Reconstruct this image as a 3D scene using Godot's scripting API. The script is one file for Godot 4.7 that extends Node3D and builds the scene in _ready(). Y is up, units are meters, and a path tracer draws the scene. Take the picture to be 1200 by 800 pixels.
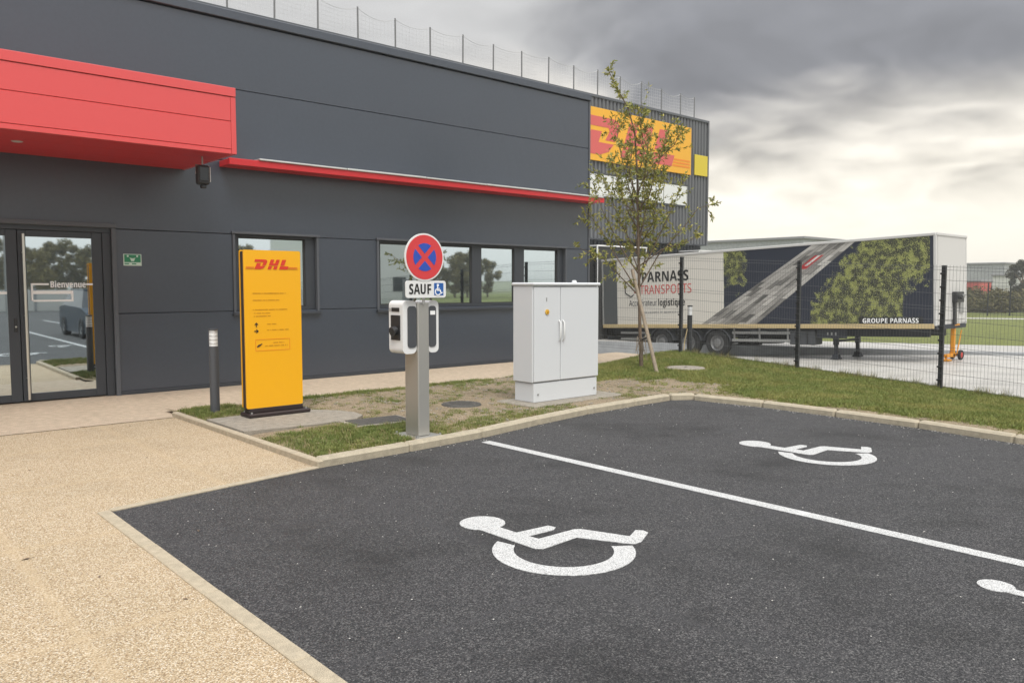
extends Node3D
# World: x runs along the office facade, y is up, N = -z runs from the photographer towards the facade.

const EYE := 1.6
const FOCAL := 934.0            # focal length in pixels of the 1200 x 800 photograph
const TURN := 0.84260           # the camera looks this angle (radians) off the facade direction
const TILT := 0.069481
const FACADE := 12.42
const YARD := -0.77
const SLOPE := 0.0368
const EXPOSURE := 1.75

var rng := RandomNumberGenerator.new()
var M := {}
var used := {}
var cache := {}

# ------------------------------------------------------------------ helpers
func P(x: float, y: float, n: float) -> Vector3:
	return Vector3(x, y, -n)

func pix(px: float, py: float, depth: float) -> Vector3:
	# a point on the pixel's ray at the given horizontal distance in front of the camera
	var u := (px - 600.0) / FOCAL
	var v := (400.0 - py) / FOCAL
	var fw := cos(TILT) + v * sin(TILT)
	var up := -sin(TILT) + v * cos(TILT)
	var t := depth / fw
	var x := cos(TURN) * fw + sin(TURN) * u
	var n := sin(TURN) * fw - cos(TURN) * u
	return P(x * t, EYE + up * t, n * t)

func on_ground(px: float, py: float, y := 0.0) -> Vector3:
	var d := pix(px, py, 1.0) - Vector3(0, EYE, 0)
	return Vector3(0, EYE, 0) + d * ((y - EYE) / d.y)

func lin(r: float, g: float, b: float, a := 1.0) -> Color:
	var c := Color(r, g, b).linear_to_srgb()
	c.a = a
	return c

func mat(key: String, col: Color, rough := 0.6, metal := 0.0) -> StandardMaterial3D:
	var m := StandardMaterial3D.new()
	m.resource_name = key
	m.albedo_color = col
	m.roughness = rough
	m.metallic = metal
	m.cull_mode = BaseMaterial3D.CULL_DISABLED
	M[key] = m
	return m

func numbered(called: String) -> String:
	if not used.has(called):
		used[called] = 0
		return called
	used[called] += 1
	return "%s_%03d" % [called, used[called]]

func tag(o: Node, label: String, category: String, group := "", kind := "") -> void:
	if label != "":
		o.set_meta("label", label)
	if category != "":
		o.set_meta("category", category)
	if group != "":
		o.set_meta("group", group)
	if kind != "":
		o.set_meta("kind", kind)

func thing(called: String, label: String, category: String, at := Vector3.ZERO, turn := 0.0, group := "") -> Node3D:
	var o := Node3D.new()
	o.name = numbered(called)
	add_child(o)
	o.position = at
	o.rotation.y = turn
	tag(o, label, category, group)
	return o

func structure(called: String) -> Node3D:
	var o := Node3D.new()
	o.name = numbered(called)
	add_child(o)
	o.set_meta("kind", "structure")
	return o

func part(called: String, mesh: Mesh, m: Material, parent: Node, at := Vector3.ZERO) -> MeshInstance3D:
	var o := MeshInstance3D.new()
	o.name = called
	o.mesh = mesh
	o.material_override = m
	o.position = at
	parent.add_child(o, true)
	return o

func ground_piece(called: String, mesh: Mesh, m: Material, label := "") -> MeshInstance3D:
	var o := MeshInstance3D.new()
	o.name = numbered(called)
	o.mesh = mesh
	o.material_override = m
	add_child(o)
	o.set_meta("kind", "structure")
	if label != "":
		o.set_meta("label", label)
	return o

func new_st() -> SurfaceTool:
	var st := SurfaceTool.new()
	st.begin(Mesh.PRIMITIVE_TRIANGLES)
	st.set_smooth_group(-1)
	return st

func done(st: SurfaceTool) -> ArrayMesh:
	st.generate_normals()
	return st.commit()

func tri_out(st: SurfaceTool, a: Vector3, b: Vector3, c: Vector3, inside: Vector3) -> void:
	# front faces run clockwise; turned so that the face looks away from "inside"
	var nn := (c - a).cross(b - a)
	if nn.dot((a + b + c) / 3.0 - inside) < 0.0:
		var t := b
		b = c
		c = t
	st.add_vertex(a)
	st.add_vertex(b)
	st.add_vertex(c)

func quad_out(st: SurfaceTool, a: Vector3, b: Vector3, c: Vector3, d: Vector3, inside: Vector3) -> void:
	tri_out(st, a, b, c, inside)
	tri_out(st, a, c, d, inside)

func add_bevel_box(st: SurfaceTool, c: Vector3, s: Vector3, b: float) -> void:
	var h := s * 0.5
	b = minf(b, minf(h.x, minf(h.y, h.z)) * 0.9)
	var k := func(sx: float, sy: float, sz: float, ax: int) -> Vector3:
		var v := Vector3(h.x - b, h.y - b, h.z - b)
		v[ax] += b
		return c + Vector3(v.x * sx, v.y * sy, v.z * sz)
	for ax in 3:
		var a1 := (ax + 1) % 3
		var a2 := (ax + 2) % 3
		for sg in [-1.0, 1.0]:
			var q: Array[Vector3] = []
			for e in [[-1.0, -1.0], [1.0, -1.0], [1.0, 1.0], [-1.0, 1.0]]:
				var sv := Vector3.ZERO
				sv[ax] = sg
				sv[a1] = e[0]
				sv[a2] = e[1]
				q.append(k.call(sv.x, sv.y, sv.z, ax))
			quad_out(st, q[0], q[1], q[2], q[3], c)
	if b > 0.0:
		for ax in 3:
			var a1 := (ax + 1) % 3
			var a2 := (ax + 2) % 3
			for e in [[-1.0, -1.0], [1.0, -1.0], [1.0, 1.0], [-1.0, 1.0]]:
				var lo := Vector3.ZERO
				lo[ax] = -1.0
				lo[a1] = e[0]
				lo[a2] = e[1]
				var hi := lo
				hi[ax] = 1.0
				quad_out(st, k.call(lo.x, lo.y, lo.z, a1), k.call(hi.x, hi.y, hi.z, a1), k.call(hi.x, hi.y, hi.z, a2), k.call(lo.x, lo.y, lo.z, a2), c)
		for sx in [-1.0, 1.0]:
			for sy in [-1.0, 1.0]:
				for sz in [-1.0, 1.0]:
					tri_out(st, k.call(sx, sy, sz, 0), k.call(sx, sy, sz, 1), k.call(sx, sy, sz, 2), c)

func bbox(s: Vector3, b := 0.004) -> ArrayMesh:
	var key := "%s|%s" % [s, b]
	if not cache.has(key):
		var st := new_st()
		add_bevel_box(st, Vector3.ZERO, s, b)
		cache[key] = done(st)
	return cache[key]

# box given by its extents in x, y, N
func span(called: String, x0: float, x1: float, y0: float, y1: float, n0: float, n1: float, m: Material, parent: Node, b := 0.004) -> MeshInstance3D:
	return part(called, bbox(Vector3(x1 - x0, y1 - y0, n1 - n0), b), m, parent, P((x0 + x1) / 2, (y0 + y1) / 2, (n0 + n1) / 2) - base_of(parent))

func base_of(parent: Node) -> Vector3:
	var v := Vector3.ZERO
	var p := parent
	while p != self and p is Node3D:
		v += (p as Node3D).position
		p = p.get_parent()
	return v

func add_prism(st: SurfaceTool, poly: PackedVector2Array, z0: float, z1: float) -> void:
	# polygon in x, y pushed out along z
	var tris := Geometry2D.triangulate_polygon(poly)
	var zm := (z0 + z1) / 2
	for i in range(0, tris.size(), 3):
		var a := poly[tris[i]]
		var b := poly[tris[i + 1]]
		var c := poly[tris[i + 2]]
		tri_out(st, Vector3(a.x, a.y, z1), Vector3(b.x, b.y, z1), Vector3(c.x, c.y, z1), Vector3(a.x, a.y, z0 - 1.0))
		tri_out(st, Vector3(a.x, a.y, z0), Vector3(b.x, b.y, z0), Vector3(c.x, c.y, z0), Vector3(a.x, a.y, z1 + 1.0))
	var cw := Geometry2D.is_polygon_clockwise(poly)
	for i in poly.size():
		var a := poly[i]
		var b := poly[(i + 1) % poly.size()]
		var e := (b - a).normalized()
		var outw := Vector2(e.y, -e.x) * (-1.0 if cw else 1.0)
		var mid := (a + b) / 2
		var ins := Vector3(mid.x - outw.x, mid.y - outw.y, zm)
		quad_out(st, Vector3(a.x, a.y, z0), Vector3(b.x, b.y, z0), Vector3(b.x, b.y, z1), Vector3(a.x, a.y, z1), ins)

func prism(poly: PackedVector2Array, z0: float, z1: float) -> ArrayMesh:
	var st := new_st()
	add_prism(st, poly, z0, z1)
	return done(st)

func circle(r: float, n: int, c := Vector2.ZERO) -> PackedVector2Array:
	var p := PackedVector2Array()
	for i in n:
		p.append(c + Vector2(cos(TAU * i / n), sin(TAU * i / n)) * r)
	return p

func rounded(x0: float, y0: float, x1: float, y1: float, r: float, n := 5) -> PackedVector2Array:
	var p := PackedVector2Array()
	var cs := [Vector2(x1 - r, y1 - r), Vector2(x0 + r, y1 - r), Vector2(x0 + r, y0 + r), Vector2(x1 - r, y0 + r)]
	for q in 4:
		for i in n + 1:
			var a := PI / 2 * (q + float(i) / n)
			p.append(cs[q] + Vector2(cos(a), sin(a)) * r)
	return p

func add_tube(st: SurfaceTool, pts: Array, radii: Array, sides := 6) -> void:
	st.set_smooth_group(1)
	var rings := []
	for i in pts.size():
		var d: Vector3 = (pts[mini(i + 1, pts.size() - 1)] - pts[maxi(i - 1, 0)]).normalized()
		var ref := Vector3.UP if absf(d.y) < 0.9 else Vector3.RIGHT
		var u := d.cross(ref).normalized()
		var v := d.cross(u).normalized()
		var ring := []
		for k in sides:
			var a := TAU * k / sides
			ring.append(pts[i] + (u * cos(a) + v * sin(a)) * radii[i])
		rings.append(ring)
	for i in pts.size() - 1:
		var mid: Vector3 = (pts[i] + pts[i + 1]) / 2
		for k in sides:
			var k2 := (k + 1) % sides
			quad_out(st, rings[i][k], rings[i][k2], rings[i + 1][k2], rings[i + 1][k], mid)
	st.set_smooth_group(-1)
	for e in [0, pts.size() - 1]:
		var other: Vector3 = pts[1] if e == 0 else pts[pts.size() - 2]
		for k in range(1, sides - 1):
			tri_out(st, rings[e][0], rings[e][k], rings[e][k + 1], other)

func tube(pts: Array, radii: Array, sides := 8) -> ArrayMesh:
	var st := new_st()
	add_tube(st, pts, radii, sides)
	return done(st)

func bar(a: Vector3, b: Vector3, r: float, sides := 8) -> ArrayMesh:
	return tube([a, b], [r, r], sides)

# rings of [radius, height] turned about the y axis
func lathe(profile: Array, seg := 20) -> ArrayMesh:
	var st := new_st()
	for i in profile.size() - 1:
		var a = profile[i]
		var b = profile[i + 1]
		var mid := Vector3(0, (a[1] + b[1]) / 2.0, 0)
		for k in seg:
			var t0 := TAU * k / seg
			var t1 := TAU * (k + 1) / seg
			var pa := Vector3(cos(t0) * a[0], a[1], sin(t0) * a[0])
			var pb := Vector3(cos(t1) * a[0], a[1], sin(t1) * a[0])
			var pc := Vector3(cos(t1) * b[0], b[1], sin(t1) * b[0])
			var pd := Vector3(cos(t0) * b[0], b[1], sin(t0) * b[0])
			var ins := mid
			if absf(a[1] - b[1]) < 1e-5:
				ins = Vector3(0, a[1] - 1.0 if (b[0] < a[0]) else a[1] + 1.0, 0)
			st.set_smooth_group(i + 1)
			if a[0] > 1e-5:
				tri_out(st, pa, pb, pc, ins)
			if b[0] > 1e-5:
				tri_out(st, pa, pc, pd, ins)
	return done(st)

# four corners in (x, N), bilinear; height and colour by functions of (x, N)
func patch(a: Vector2, b: Vector2, c: Vector2, d: Vector2, step: float, hf: Callable, cf: Callable) -> ArrayMesh:
	var nu := maxi(1, int(ceil(maxf(a.distance_to(b), d.distance_to(c)) / step)))
	var nv := maxi(1, int(ceil(maxf(a.distance_to(d), b.distance_to(c)) / step)))
	nu = mini(nu, 260)
	nv = mini(nv, 260)
	var vs := PackedVector3Array()
	var ns := PackedVector3Array()
	var cs := PackedColorArray()
	var ix := PackedInt32Array()
	for j in nv + 1:
		for i in nu + 1:
			var u := float(i) / nu
			var v := float(j) / nv
			var p := a.lerp(b, u).lerp(d.lerp(c, u), v)
			var h: float = hf.call(p.x, p.y)
			vs.append(P(p.x, h, p.y))
			var e := 0.05
			var hx: float = hf.call(p.x + e, p.y)
			var hn: float = hf.call(p.x, p.y + e)
			ns.append(Vector3(-(hx - h) / e, 1.0, (hn - h) / e).normalized())
			cs.append(cf.call(p.x, p.y))
	var flip := (b - a).cross(d - a) < 0.0
	for j in nv:
		for i in nu:
			var q := j * (nu + 1) + i
			var r := q + nu + 1
			if flip:
				ix.append_array([q, q + 1, r, r, q + 1, r + 1])
			else:
				ix.append_array([q, r, q + 1, q + 1, r, r + 1])
	var arr := []
	arr.resize(Mesh.ARRAY_MAX)
	arr[Mesh.ARRAY_VERTEX] = vs
	arr[Mesh.ARRAY_NORMAL] = ns
	arr[Mesh.ARRAY_COLOR] = cs
	arr[Mesh.ARRAY_INDEX] = ix
	var me := ArrayMesh.new()
	me.add_surface_from_arrays(Mesh.PRIMITIVE_TRIANGLES, arr)
	return me

func join(list: Array) -> ArrayMesh:
	var st := SurfaceTool.new()
	st.begin(Mesh.PRIMITIVE_TRIANGLES)
	for m in list:
		st.append_from(m, 0, Transform3D.IDENTITY)
	return st.commit()

func noise(freq: float, sd: int, kind := FastNoiseLite.TYPE_SIMPLEX_SMOOTH, octaves := 3) -> FastNoiseLite:
	var n := FastNoiseLite.new()
	n.noise_type = kind
	n.seed = sd
	n.frequency = freq
	n.fractal_octaves = octaves
	if octaves == 1:
		n.fractal_type = FastNoiseLite.FRACTAL_NONE
	return n

func seamless(n: FastNoiseLite, size: int) -> PackedByteArray:
	var im := n.get_seamless_image(size, size)
	im.convert(Image.FORMAT_L8)
	return im.get_data()

func tex(size: int, data: PackedByteArray) -> ImageTexture:
	var im := Image.create_from_data(size, size, false, Image.FORMAT_RGB8, data)
	im.generate_mipmaps()
	return ImageTexture.create_from_image(im)

func normal_tex(size: int, height: PackedByteArray, strength: float) -> ImageTexture:
	var im := Image.create_from_data(size, size, false, Image.FORMAT_L8, height)
	im.convert(Image.FORMAT_RGBA8)
	im.bump_map_to_normal_map(strength)
	return ImageTexture.create_from_image(im)

func world_mapped(m: StandardMaterial3D, metres: float) -> void:
	m.uv1_triplanar = true
	m.uv1_world_triplanar = true
	m.uv1_scale = Vector3.ONE / metres

# stony surface: cells coloured by a ramp, with relief
func stones(key: String, size: int, metres: float, cell_px: float, sd: int, ramp: Array, joint: float, rough: float, relief: float) -> StandardMaterial3D:
	var cv := noise(1.0 / cell_px, sd, FastNoiseLite.TYPE_CELLULAR, 1)
	cv.cellular_return_type = FastNoiseLite.RETURN_CELL_VALUE
	var cd := noise(1.0 / cell_px, sd, FastNoiseLite.TYPE_CELLULAR, 1)
	cd.cellular_return_type = FastNoiseLite.RETURN_DISTANCE
	var a := seamless(cv, size)
	var b := seamless(cd, size)
	var f := seamless(noise(0.35, sd + 5, FastNoiseLite.TYPE_SIMPLEX, 2), size)
	var lut := PackedColorArray()
	for i in 256:
		var t := float(i) / 255.0 * (ramp.size() - 1)
		var k := mini(int(t), ramp.size() - 2)
		lut.append((ramp[k] as Color).lerp(ramp[k + 1], t - k))
	var out := PackedByteArray()
	out.resize(size * size * 3)
	var hh := PackedByteArray()
	hh.resize(size * size)
	for i in size * size:
		var dist := b[i] / 255.0
		var s := 1.0 - joint * dist * dist
		s *= 0.86 + 0.28 * f[i] / 255.0
		var c := lut[a[i]]
		out[i * 3] = clampi(int(c.r * s * 255.0), 0, 255)
		out[i * 3 + 1] = clampi(int(c.g * s * 255.0), 0, 255)
		out[i * 3 + 2] = clampi(int(c.b * s * 255.0), 0, 255)
		hh[i] = clampi(int((1.0 - dist) * 200.0 + a[i] * 0.2), 0, 255)
	var m := mat(key, Color.WHITE, rough)
	m.albedo_texture = tex(size, out)
	m.normal_enabled = true
	m.normal_texture = normal_tex(size, hh, relief)
	m.normal_scale = 1.0
	m.vertex_color_use_as_albedo = true
	world_mapped(m, metres)
	return m

# fine grain over a plain colour; returns a world-mapped material
func grain(key: String, col: Color, amount: float, size: int, metres: float, freq: float, sd: int, rough := 0.7, relief := 0.0, metal := 0.0) -> StandardMaterial3D:
	var a := seamless(noise(freq, sd, FastNoiseLite.TYPE_SIMPLEX, 4), size)
	var b := seamless(noise(freq * 0.07, sd + 3, FastNoiseLite.TYPE_SIMPLEX_SMOOTH, 3), size)
	var out := PackedByteArray()
	out.resize(size * size * 3)
	for i in size * size:
		var s := 1.0 + amount * ((a[i] * 1.5 + b[i] * 0.5) / 255.0 - 1.0)
		out[i * 3] = clampi(int(col.r * s * 255.0), 0, 255)
		out[i * 3 + 1] = clampi(int(col.g * s * 255.0), 0, 255)
		out[i * 3 + 2] = clampi(int(col.b * s * 255.0), 0, 255)
	var m := mat(key, Color.WHITE, rough, metal)
	m.albedo_texture = tex(size, out)
	if relief > 0.0:
		m.normal_enabled = true
		m.normal_texture = normal_tex(size, a, relief)
	world_mapped(m, metres)
	return m

func words(text: String, height: float, m: Material, parent: Node, at: Vector3, turn := 0.0, width := 0.0, weight := 700, called := "lettering") -> MeshInstance3D:
	var f := SystemFont.new()
	f.font_names = PackedStringArray(["Droid Sans"])
	f.font_weight = weight
	var t := TextMesh.new()
	t.text = text
	t.font = f
	t.font_size = 64
	t.pixel_size = height / 46.0
	t.depth = 0.004
	t.horizontal_alignment = HORIZONTAL_ALIGNMENT_CENTER
	t.vertical_alignment = VERTICAL_ALIGNMENT_CENTER
	var o := part(called, t, m, parent, at)
	o.rotation.y = turn
	if width > 0.0:
		var w := t.get_aabb().size.x
		if w > 0.0:
			o.scale.x = width / w
	return o

# ------------------------------------------------------------------ sky
func sky_image() -> Image:
	var w := 2048
	var h := 1024
	var im := Image.create(w, h, false, Image.FORMAT_RGBF)
	var deck := noise(0.55, 11, FastNoiseLite.TYPE_SIMPLEX_SMOOTH, 5)
	var fine := noise(2.6, 12, FastNoiseLite.TYPE_SIMPLEX_SMOOTH, 6)
	var big := noise(0.22, 17, FastNoiseLite.TYPE_SIMPLEX_SMOOTH, 2)
	var look := Vector2(cos(TURN), sin(TURN))
	var dark_at := Vector2(cos(TURN - 0.50), sin(TURN - 0.50))
	for j in h:
		var th := PI * (j + 0.5) / h
		var y := cos(th)
		var s := sin(th)
		if y < -0.06:
			im.fill_rect(Rect2i(0, j, w, 1), Color(0.15, 0.15, 0.13))
			continue
		var e := rad_to_deg(asin(clampf(y, 0.0, 1.0)))
		for i in w:
			var az := (float(i) + 0.5) / w * TAU     # from -z (N), clockwise
			var x := sin(az) * s
			var n := cos(az) * s
			var k := 1.0 / (maxf(y, 0.0) + 0.15)
			var qx := x * k
			var qn := n * k
			var a := deck.get_noise_2d(qx * 1.0, qn * 1.0)
			var f := fine.get_noise_2d(qx * 0.8 + a * 0.6, qn * 0.8)
			var g := big.get_noise_2d(qx + 7.0, qn - 3.0)
			var dirv := Vector2(x, n).normalized()
			var front := dirv.dot(look) * 0.5 + 0.5
			var right := smoothstep(0.86, 0.985, dirv.dot(dark_at) + 0.05 * a + 0.02 * f)
			# base of the deck sits higher away from the heavy bank; noise frays its lower edge
			var ee := e + a * 3.5 + f * 1.8 - (1.0 - right) * 2.5
			var lift := smoothstep(7.5, 15.5, ee)
			var low := Color(1.14, 1.08, 0.95).lerp(Color(0.86, 0.815, 0.74), smoothstep(4.0, 12.0, e + a * 2.0))
			var bank := Color(0.315, 0.325, 0.355).lerp(Color(0.72, 0.72, 0.72), clampf((1.0 - right) * 0.95 + a * 0.3 + g * 0.2, 0.0, 1.0))
			var c := low.lerp(bank, lift)
			# streaks of denser and thinner veil
			var wisp := (f * 1.0 + a * 0.6) * smoothstep(2.0, 8.0, e) * smoothstep(26.0, 10.0, e)
			c *= 1.0 - 0.34 * wisp
			# overhead an overcast sky is brighter than low down
			var up := smoothstep(20.0, 62.0, e)
			c = c.lerp(Color(1.75, 1.76, 1.80) * (1.0 + 0.25 * a + 0.2 * g), up)
			# pale blue gaps on the side away from the bank
			var gap := smoothstep(0.0, 0.4, g * 0.8 - a * 0.8 + 0.26) * smoothstep(0.45, 0.1, front) * smoothstep(3.0, 14.0, e)
			c = c.lerp(Color(1.0, 1.0, 0.99), smoothstep(0.66, 0.36, front) * smoothstep(60.0, 25.0, e) * 0.8)
			c = c.lerp(Color(0.62, 0.82, 1.02), gap * 0.6)
			c = c * (1.0 / EXPOSURE)
			c.a = 1.0
			im.set_pixel(i, j, c)
	return im

# ------------------------------------------------------------------ terrain
func lawn_height(x: float, n: float) -> float:
	var b := 0.075
	var far := smoothstep(9.6, 13.7, x)
	var edge := lerpf(-0.08, 0.2, clampf((n - 5.0) / 5.2, -0.3, 1.0))
	var h := lerpf(b, edge, far)
	h = lerpf(h, 0.0, smoothstep(9.9, 10.35, n) * (1.0 - far))
	var bump := 0.012 * hn.get_noise_2d(x * 1.0, n * 1.0) + 0.006 * hn.get_noise_2d(x * 5.0, n * 5.0)
	var k := minf(minf(absf(n - kerb_n(x)), absf(x - 3.42)), 0.3) / 0.3
	h = lerpf(0.045, h, smoothstep(3.38, 3.6, x))
	h -= 0.035 * box_mask(x, n, 3.3, 5.02, 7.95, 9.2, 0.08)
	return h + bump * (0.3 + 0.7 * k)

var hn: FastNoiseLite
var gn: FastNoiseLite

func kerb_n(x: float) -> float:
	# outer foot of the front kerb
	var pts := [[3.3, 6.30], [4.3, 6.34], [5.2, 6.40], [6.3, 6.60], [7.5, 6.77], [9.1, 6.80]]
	if x <= pts[0][0]:
		return pts[0][1]
	for i in pts.size() - 1:
		if x <= pts[i + 1][0]:
			return lerpf(pts[i][1], pts[i + 1][1], (x - pts[i][0]) / (pts[i + 1][0] - pts[i][0]))
	return 6.8

func kerb_x(n: float) -> float:
	# outer foot of the kerb on the lawn side
	var pts := [[-9.0, 9.1], [2.5, 9.16], [3.4, 9.33], [4.4, 9.40], [5.5, 9.43], [6.5, 9.36]]
	if n <= pts[0][0]:
		return pts[0][1]
	for i in pts.size() - 1:
		if n <= pts[i + 1][0]:
			return lerpf(pts[i][1], pts[i + 1][1], (n - pts[i][0]) / (pts[i + 1][0] - pts[i][0]))
	return 9.3

func box_mask(x: float, n: float, x0: float, x1: float, n0: float, n1: float, soft: float) -> float:
	return smoothstep(-soft, soft, minf(minf(x - x0, x1 - x), minf(n - n0, n1 - n)))

func grass_amount(x: float, n: float) -> float:
	var g := 0.0
	g = maxf(g, box_mask(x, n, 3.2, 5.15, 6.1, 7.7, 0.14) * 0.8)
	g = maxf(g, box_mask(x, n, 3.2, 4.15, 9.15, 10.2, 0.15) * 0.9)
	g = maxf(g, box_mask(x, n, 4.5, 8.4, 9.75, 10.3, 0.2) * 0.75)
	g = maxf(g, box_mask(x, n, 5.0, 7.4, 6.4, 7.2, 0.25) * 0.5)
	g = maxf(g, box_mask(x, n, 5.4, 6.4, 7.7, 8.5, 0.3) * 0.35)
	g = maxf(g, 0.2)
	var lawn := smoothstep(9.6, 10.5, x + 0.5 * gn.get_noise_2d(x * 0.6, n * 0.6)) * (1.0 - 0.8 * box_mask(x, n, 9.4, 10.7, 6.75, 8.1, 0.35))
	lawn = maxf(lawn, smoothstep(9.4, 9.9, x) * smoothstep(6.4, 5.9, n))
	lawn = maxf(lawn, smoothstep(8.4, 9.6, x) * smoothstep(8.2, 8.9, n))
	g = maxf(g, lawn)
	g += 0.5 * gn.get_noise_2d(x, n) * (1.0 - 0.65 * g)
	return clampf(g, 0.0, 1.0)

func yard_height(_x: float, n: float) -> float:
	return YARD - SLOPE * maxf(0.0, n - 9.48)

# ------------------------------------------------------------------ start
func _ready() -> void:
	rng.seed = 20240611
	hn = noise(1.0, 3)
	gn = noise(1.1, 4, FastNoiseLite.TYPE_SIMPLEX_SMOOTH, 4)

	var cam := Camera3D.new()
	cam.name = "camera"
	cam.fov = rad_to_deg(2.0 * atan(400.0 / FOCAL))
	cam.near = 0.05
	cam.far = 3000.0
	add_child(cam)
	cam.position = Vector3(0, EYE, 0)
	cam.rotation = Vector3(-TILT, TURN - PI / 2, 0)
	cam.current = true

	var env := Environment.new()
	env.background_mode = Environment.BG_SKY
	var sky := Sky.new()
	var pan := PanoramaSkyMaterial.new()
	pan.panorama = ImageTexture.create_from_image(sky_image())
	sky.sky_material = pan
	env.sky = sky
	env.tonemap_mode = Environment.TONE_MAPPER_LINEAR
	env.tonemap_exposure = EXPOSURE
	env.sdfgi_enabled = true
	env.ssao_enabled = true
	env.ssil_enabled = true
	env.fog_enabled = true
	env.fog_density = 0.0012
	env.fog_light_color = Color(0.9, 0.9, 0.88)
	var we := WorldEnvironment.new()
	we.name = "environment"
	we.environment = env
	add_child(we)

	var sun := DirectionalLight3D.new()
	sun.name = "sun"
	sun.light_energy = 0.5
	sun.light_angular_distance = 28.0
	sun.light_color = Color(1.0, 0.985, 0.955)
	sun.shadow_enabled = true
	add_child(sun)
	sun.look_at_from_position(Vector3(-4, 12, 7), Vector3.ZERO)

	make_materials()
	make_ground()
	make_kerbs()
	make_markings()
	make_office()
	make_warehouse()
	make_background()
	make_trailer()
	make_mesh_fence()
	make_totem()
	make_charger()
	make_cabinet()
	make_small_things()
	make_young_tree()
	make_opposite_side()
	make_grass()

# ------------------------------------------------------------------ materials
func make_materials() -> void:
	stones("asphalt", 1024, 2.0, 3.6, 21, [lin(.014, .014, .016), lin(.028, .029, .031), lin(.047, .045, .048), lin(.072, .069, .071), lin(.17, .165, .16)], 0.5, 0.72, 5.0)
	stones("resin_gravel", 1024, 1.6, 4.2, 31, [lin(.33, .225, .125), lin(.47, .345, .205), lin(.56, .43, .27), lin(.63, .50, .335), lin(.80, .70, .56)], 0.55, 0.8, 4.0)
	stones("soil", 1024, 1.7, 7.0, 41, [lin(.20, .145, .085), lin(.27, .20, .125), lin(.31, .235, .15), lin(.35, .275, .18), lin(.48, .41, .30)], 0.4, 0.95, 5.0)
	grain("kerb_concrete", lin(.42, .365, .27), 0.3, 512, 0.9, 0.22, 51, 0.9, 3.0)
	grain("edging_concrete", lin(.43, .365, .265), 0.28, 512, 0.7, 0.25, 52, 0.9, 3.0)
	var w := grain("walk_concrete", lin(.47, .375, .275), 0.28, 512, 1.3, 0.25, 53, 0.9, 2.0)
	w.vertex_color_use_as_albedo = true
	w = grain("yard_concrete", lin(.46, .445, .42), 0.25, 512, 3.0, 0.1, 54, 0.42, 1.0)
	w.vertex_color_use_as_albedo = true
	grain("slab_concrete", lin(.285, .255, .21), 0.4, 512, 1.1, 0.25, 55, 0.9, 2.5)
	w = grain("field_grass", lin(.15, .17, .04), 0.5, 512, 5.0, 0.2, 56, 0.95, 4.0)
	w.vertex_color_use_as_albedo = true
	stones("road_marking_paint", 1024, 1.9, 3.6, 57, [lin(.36, .36, .36), lin(.58, .58, .57), lin(.66, .66, .65), lin(.70, .70, .69), lin(.72, .72, .71)], 0.32, 0.75, 5.0)
	var p := grain("panel_dark", lin(.032, .042, .061), 0.05, 512, 2.4, 0.05, 58, 0.36)
	p.metallic_specular = 0.95
	p.normal_enabled = true
	p.normal_texture = normal_tex(512, seamless(noise(0.011, 59, FastNoiseLite.TYPE_SIMPLEX_SMOOTH, 2), 512), 1.2)
	p.normal_scale = 0.35
	mat("wall_core", lin(.02, .022, .026), 0.9)
	mat("frame_dark", lin(.036, .041, .050), 0.42)
	mat("trim_grey", lin(.085, .092, .105), 0.4)
	p = mat("red_panel", lin(.66, .05, .05), 0.3)
	p.metallic_specular = 0.95
	mat("red_ledge", lin(.55, .022, .028), 0.45)
	mat("metal_flashing", lin(.62, .62, .60), 0.35, 0.5)
	mat("steel", lin(.50, .49, .46), 0.42, 0.75)
	mat("steel_bar", lin(.68, .66, .60), 0.3, 0.8)
	var g := mat("window_glass", lin(.66, .74, .77, 0.92), 0.02, 1.0)
	g.transparency = BaseMaterial3D.TRANSPARENCY_ALPHA
	mat("room_wall", lin(.45, .43, .40), 0.9)
	mat("room_floor", lin(.22, .2, .18), 0.7)
	mat("white_print", lin(.86, .86, .85), 0.5)
	mat("white_plastic", lin(.74, .74, .73), 0.35)
	mat("black_plastic", lin(.018, .018, .02), 0.45)
	mat("grey_plastic", lin(.06, .064, .072), 0.5)
	mat("cabinet_grey", lin(.62, .635, .65), 0.45)
	mat("seal_black", lin(.03, .03, .03), 0.8)
	mat("totem_yellow", lin(.82, .40, .002), 0.4)
	mat("sign_yellow", lin(.76, .38, .02), 0.45)
	mat("square_yellow", lin(.62, .48, .03), 0.5)
	mat("logo_red", lin(.62, .035, .012), 0.45)
	mat("sign_logo_red", lin(.58, .10, .09), 0.45)
	mat("stripe_red", lin(.75, .22, .01), 0.5)
	mat("print_brown", lin(.52, .24, .0), 0.6)
	mat("plinth_dark", lin(.022, .012, .012), 0.5)
	mat("sign_red", lin(.62, .045, .05), 0.35)
	mat("sign_blue", lin(.022, .075, .42), 0.35)
	mat("badge_blue", lin(.012, .10, .36), 0.35)
	mat("sign_black", lin(.012, .012, .012), 0.5)
	mat("green_sign", lin(.02, .22, .10), 0.45)
	mat("green_pale", lin(.55, .66, .58), 0.45)
	mat("badge_yellow", lin(.70, .42, .05), 0.5)
	mat("bollard_grey", lin(.075, .08, .09), 0.5, 0.2)
	mat("lamp_diffuser", lin(.72, .73, .73), 0.35)
	mat("cladding", lin(.125, .13, .14), 0.5, 0.2)
	mat("cladding_dark", lin(.028, .032, .042), 0.6)
	mat("polycarbonate", lin(.66, .67, .66), 0.3)
	mat("fence_dark", lin(.018, .020, .022), 0.5)
	mat("fence_wire", lin(.085, .088, .09), 0.5)
	mat("net_post", lin(.16, .16, .16), 0.6)
	mat("net_white", lin(.6, .6, .58), 0.8)
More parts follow.
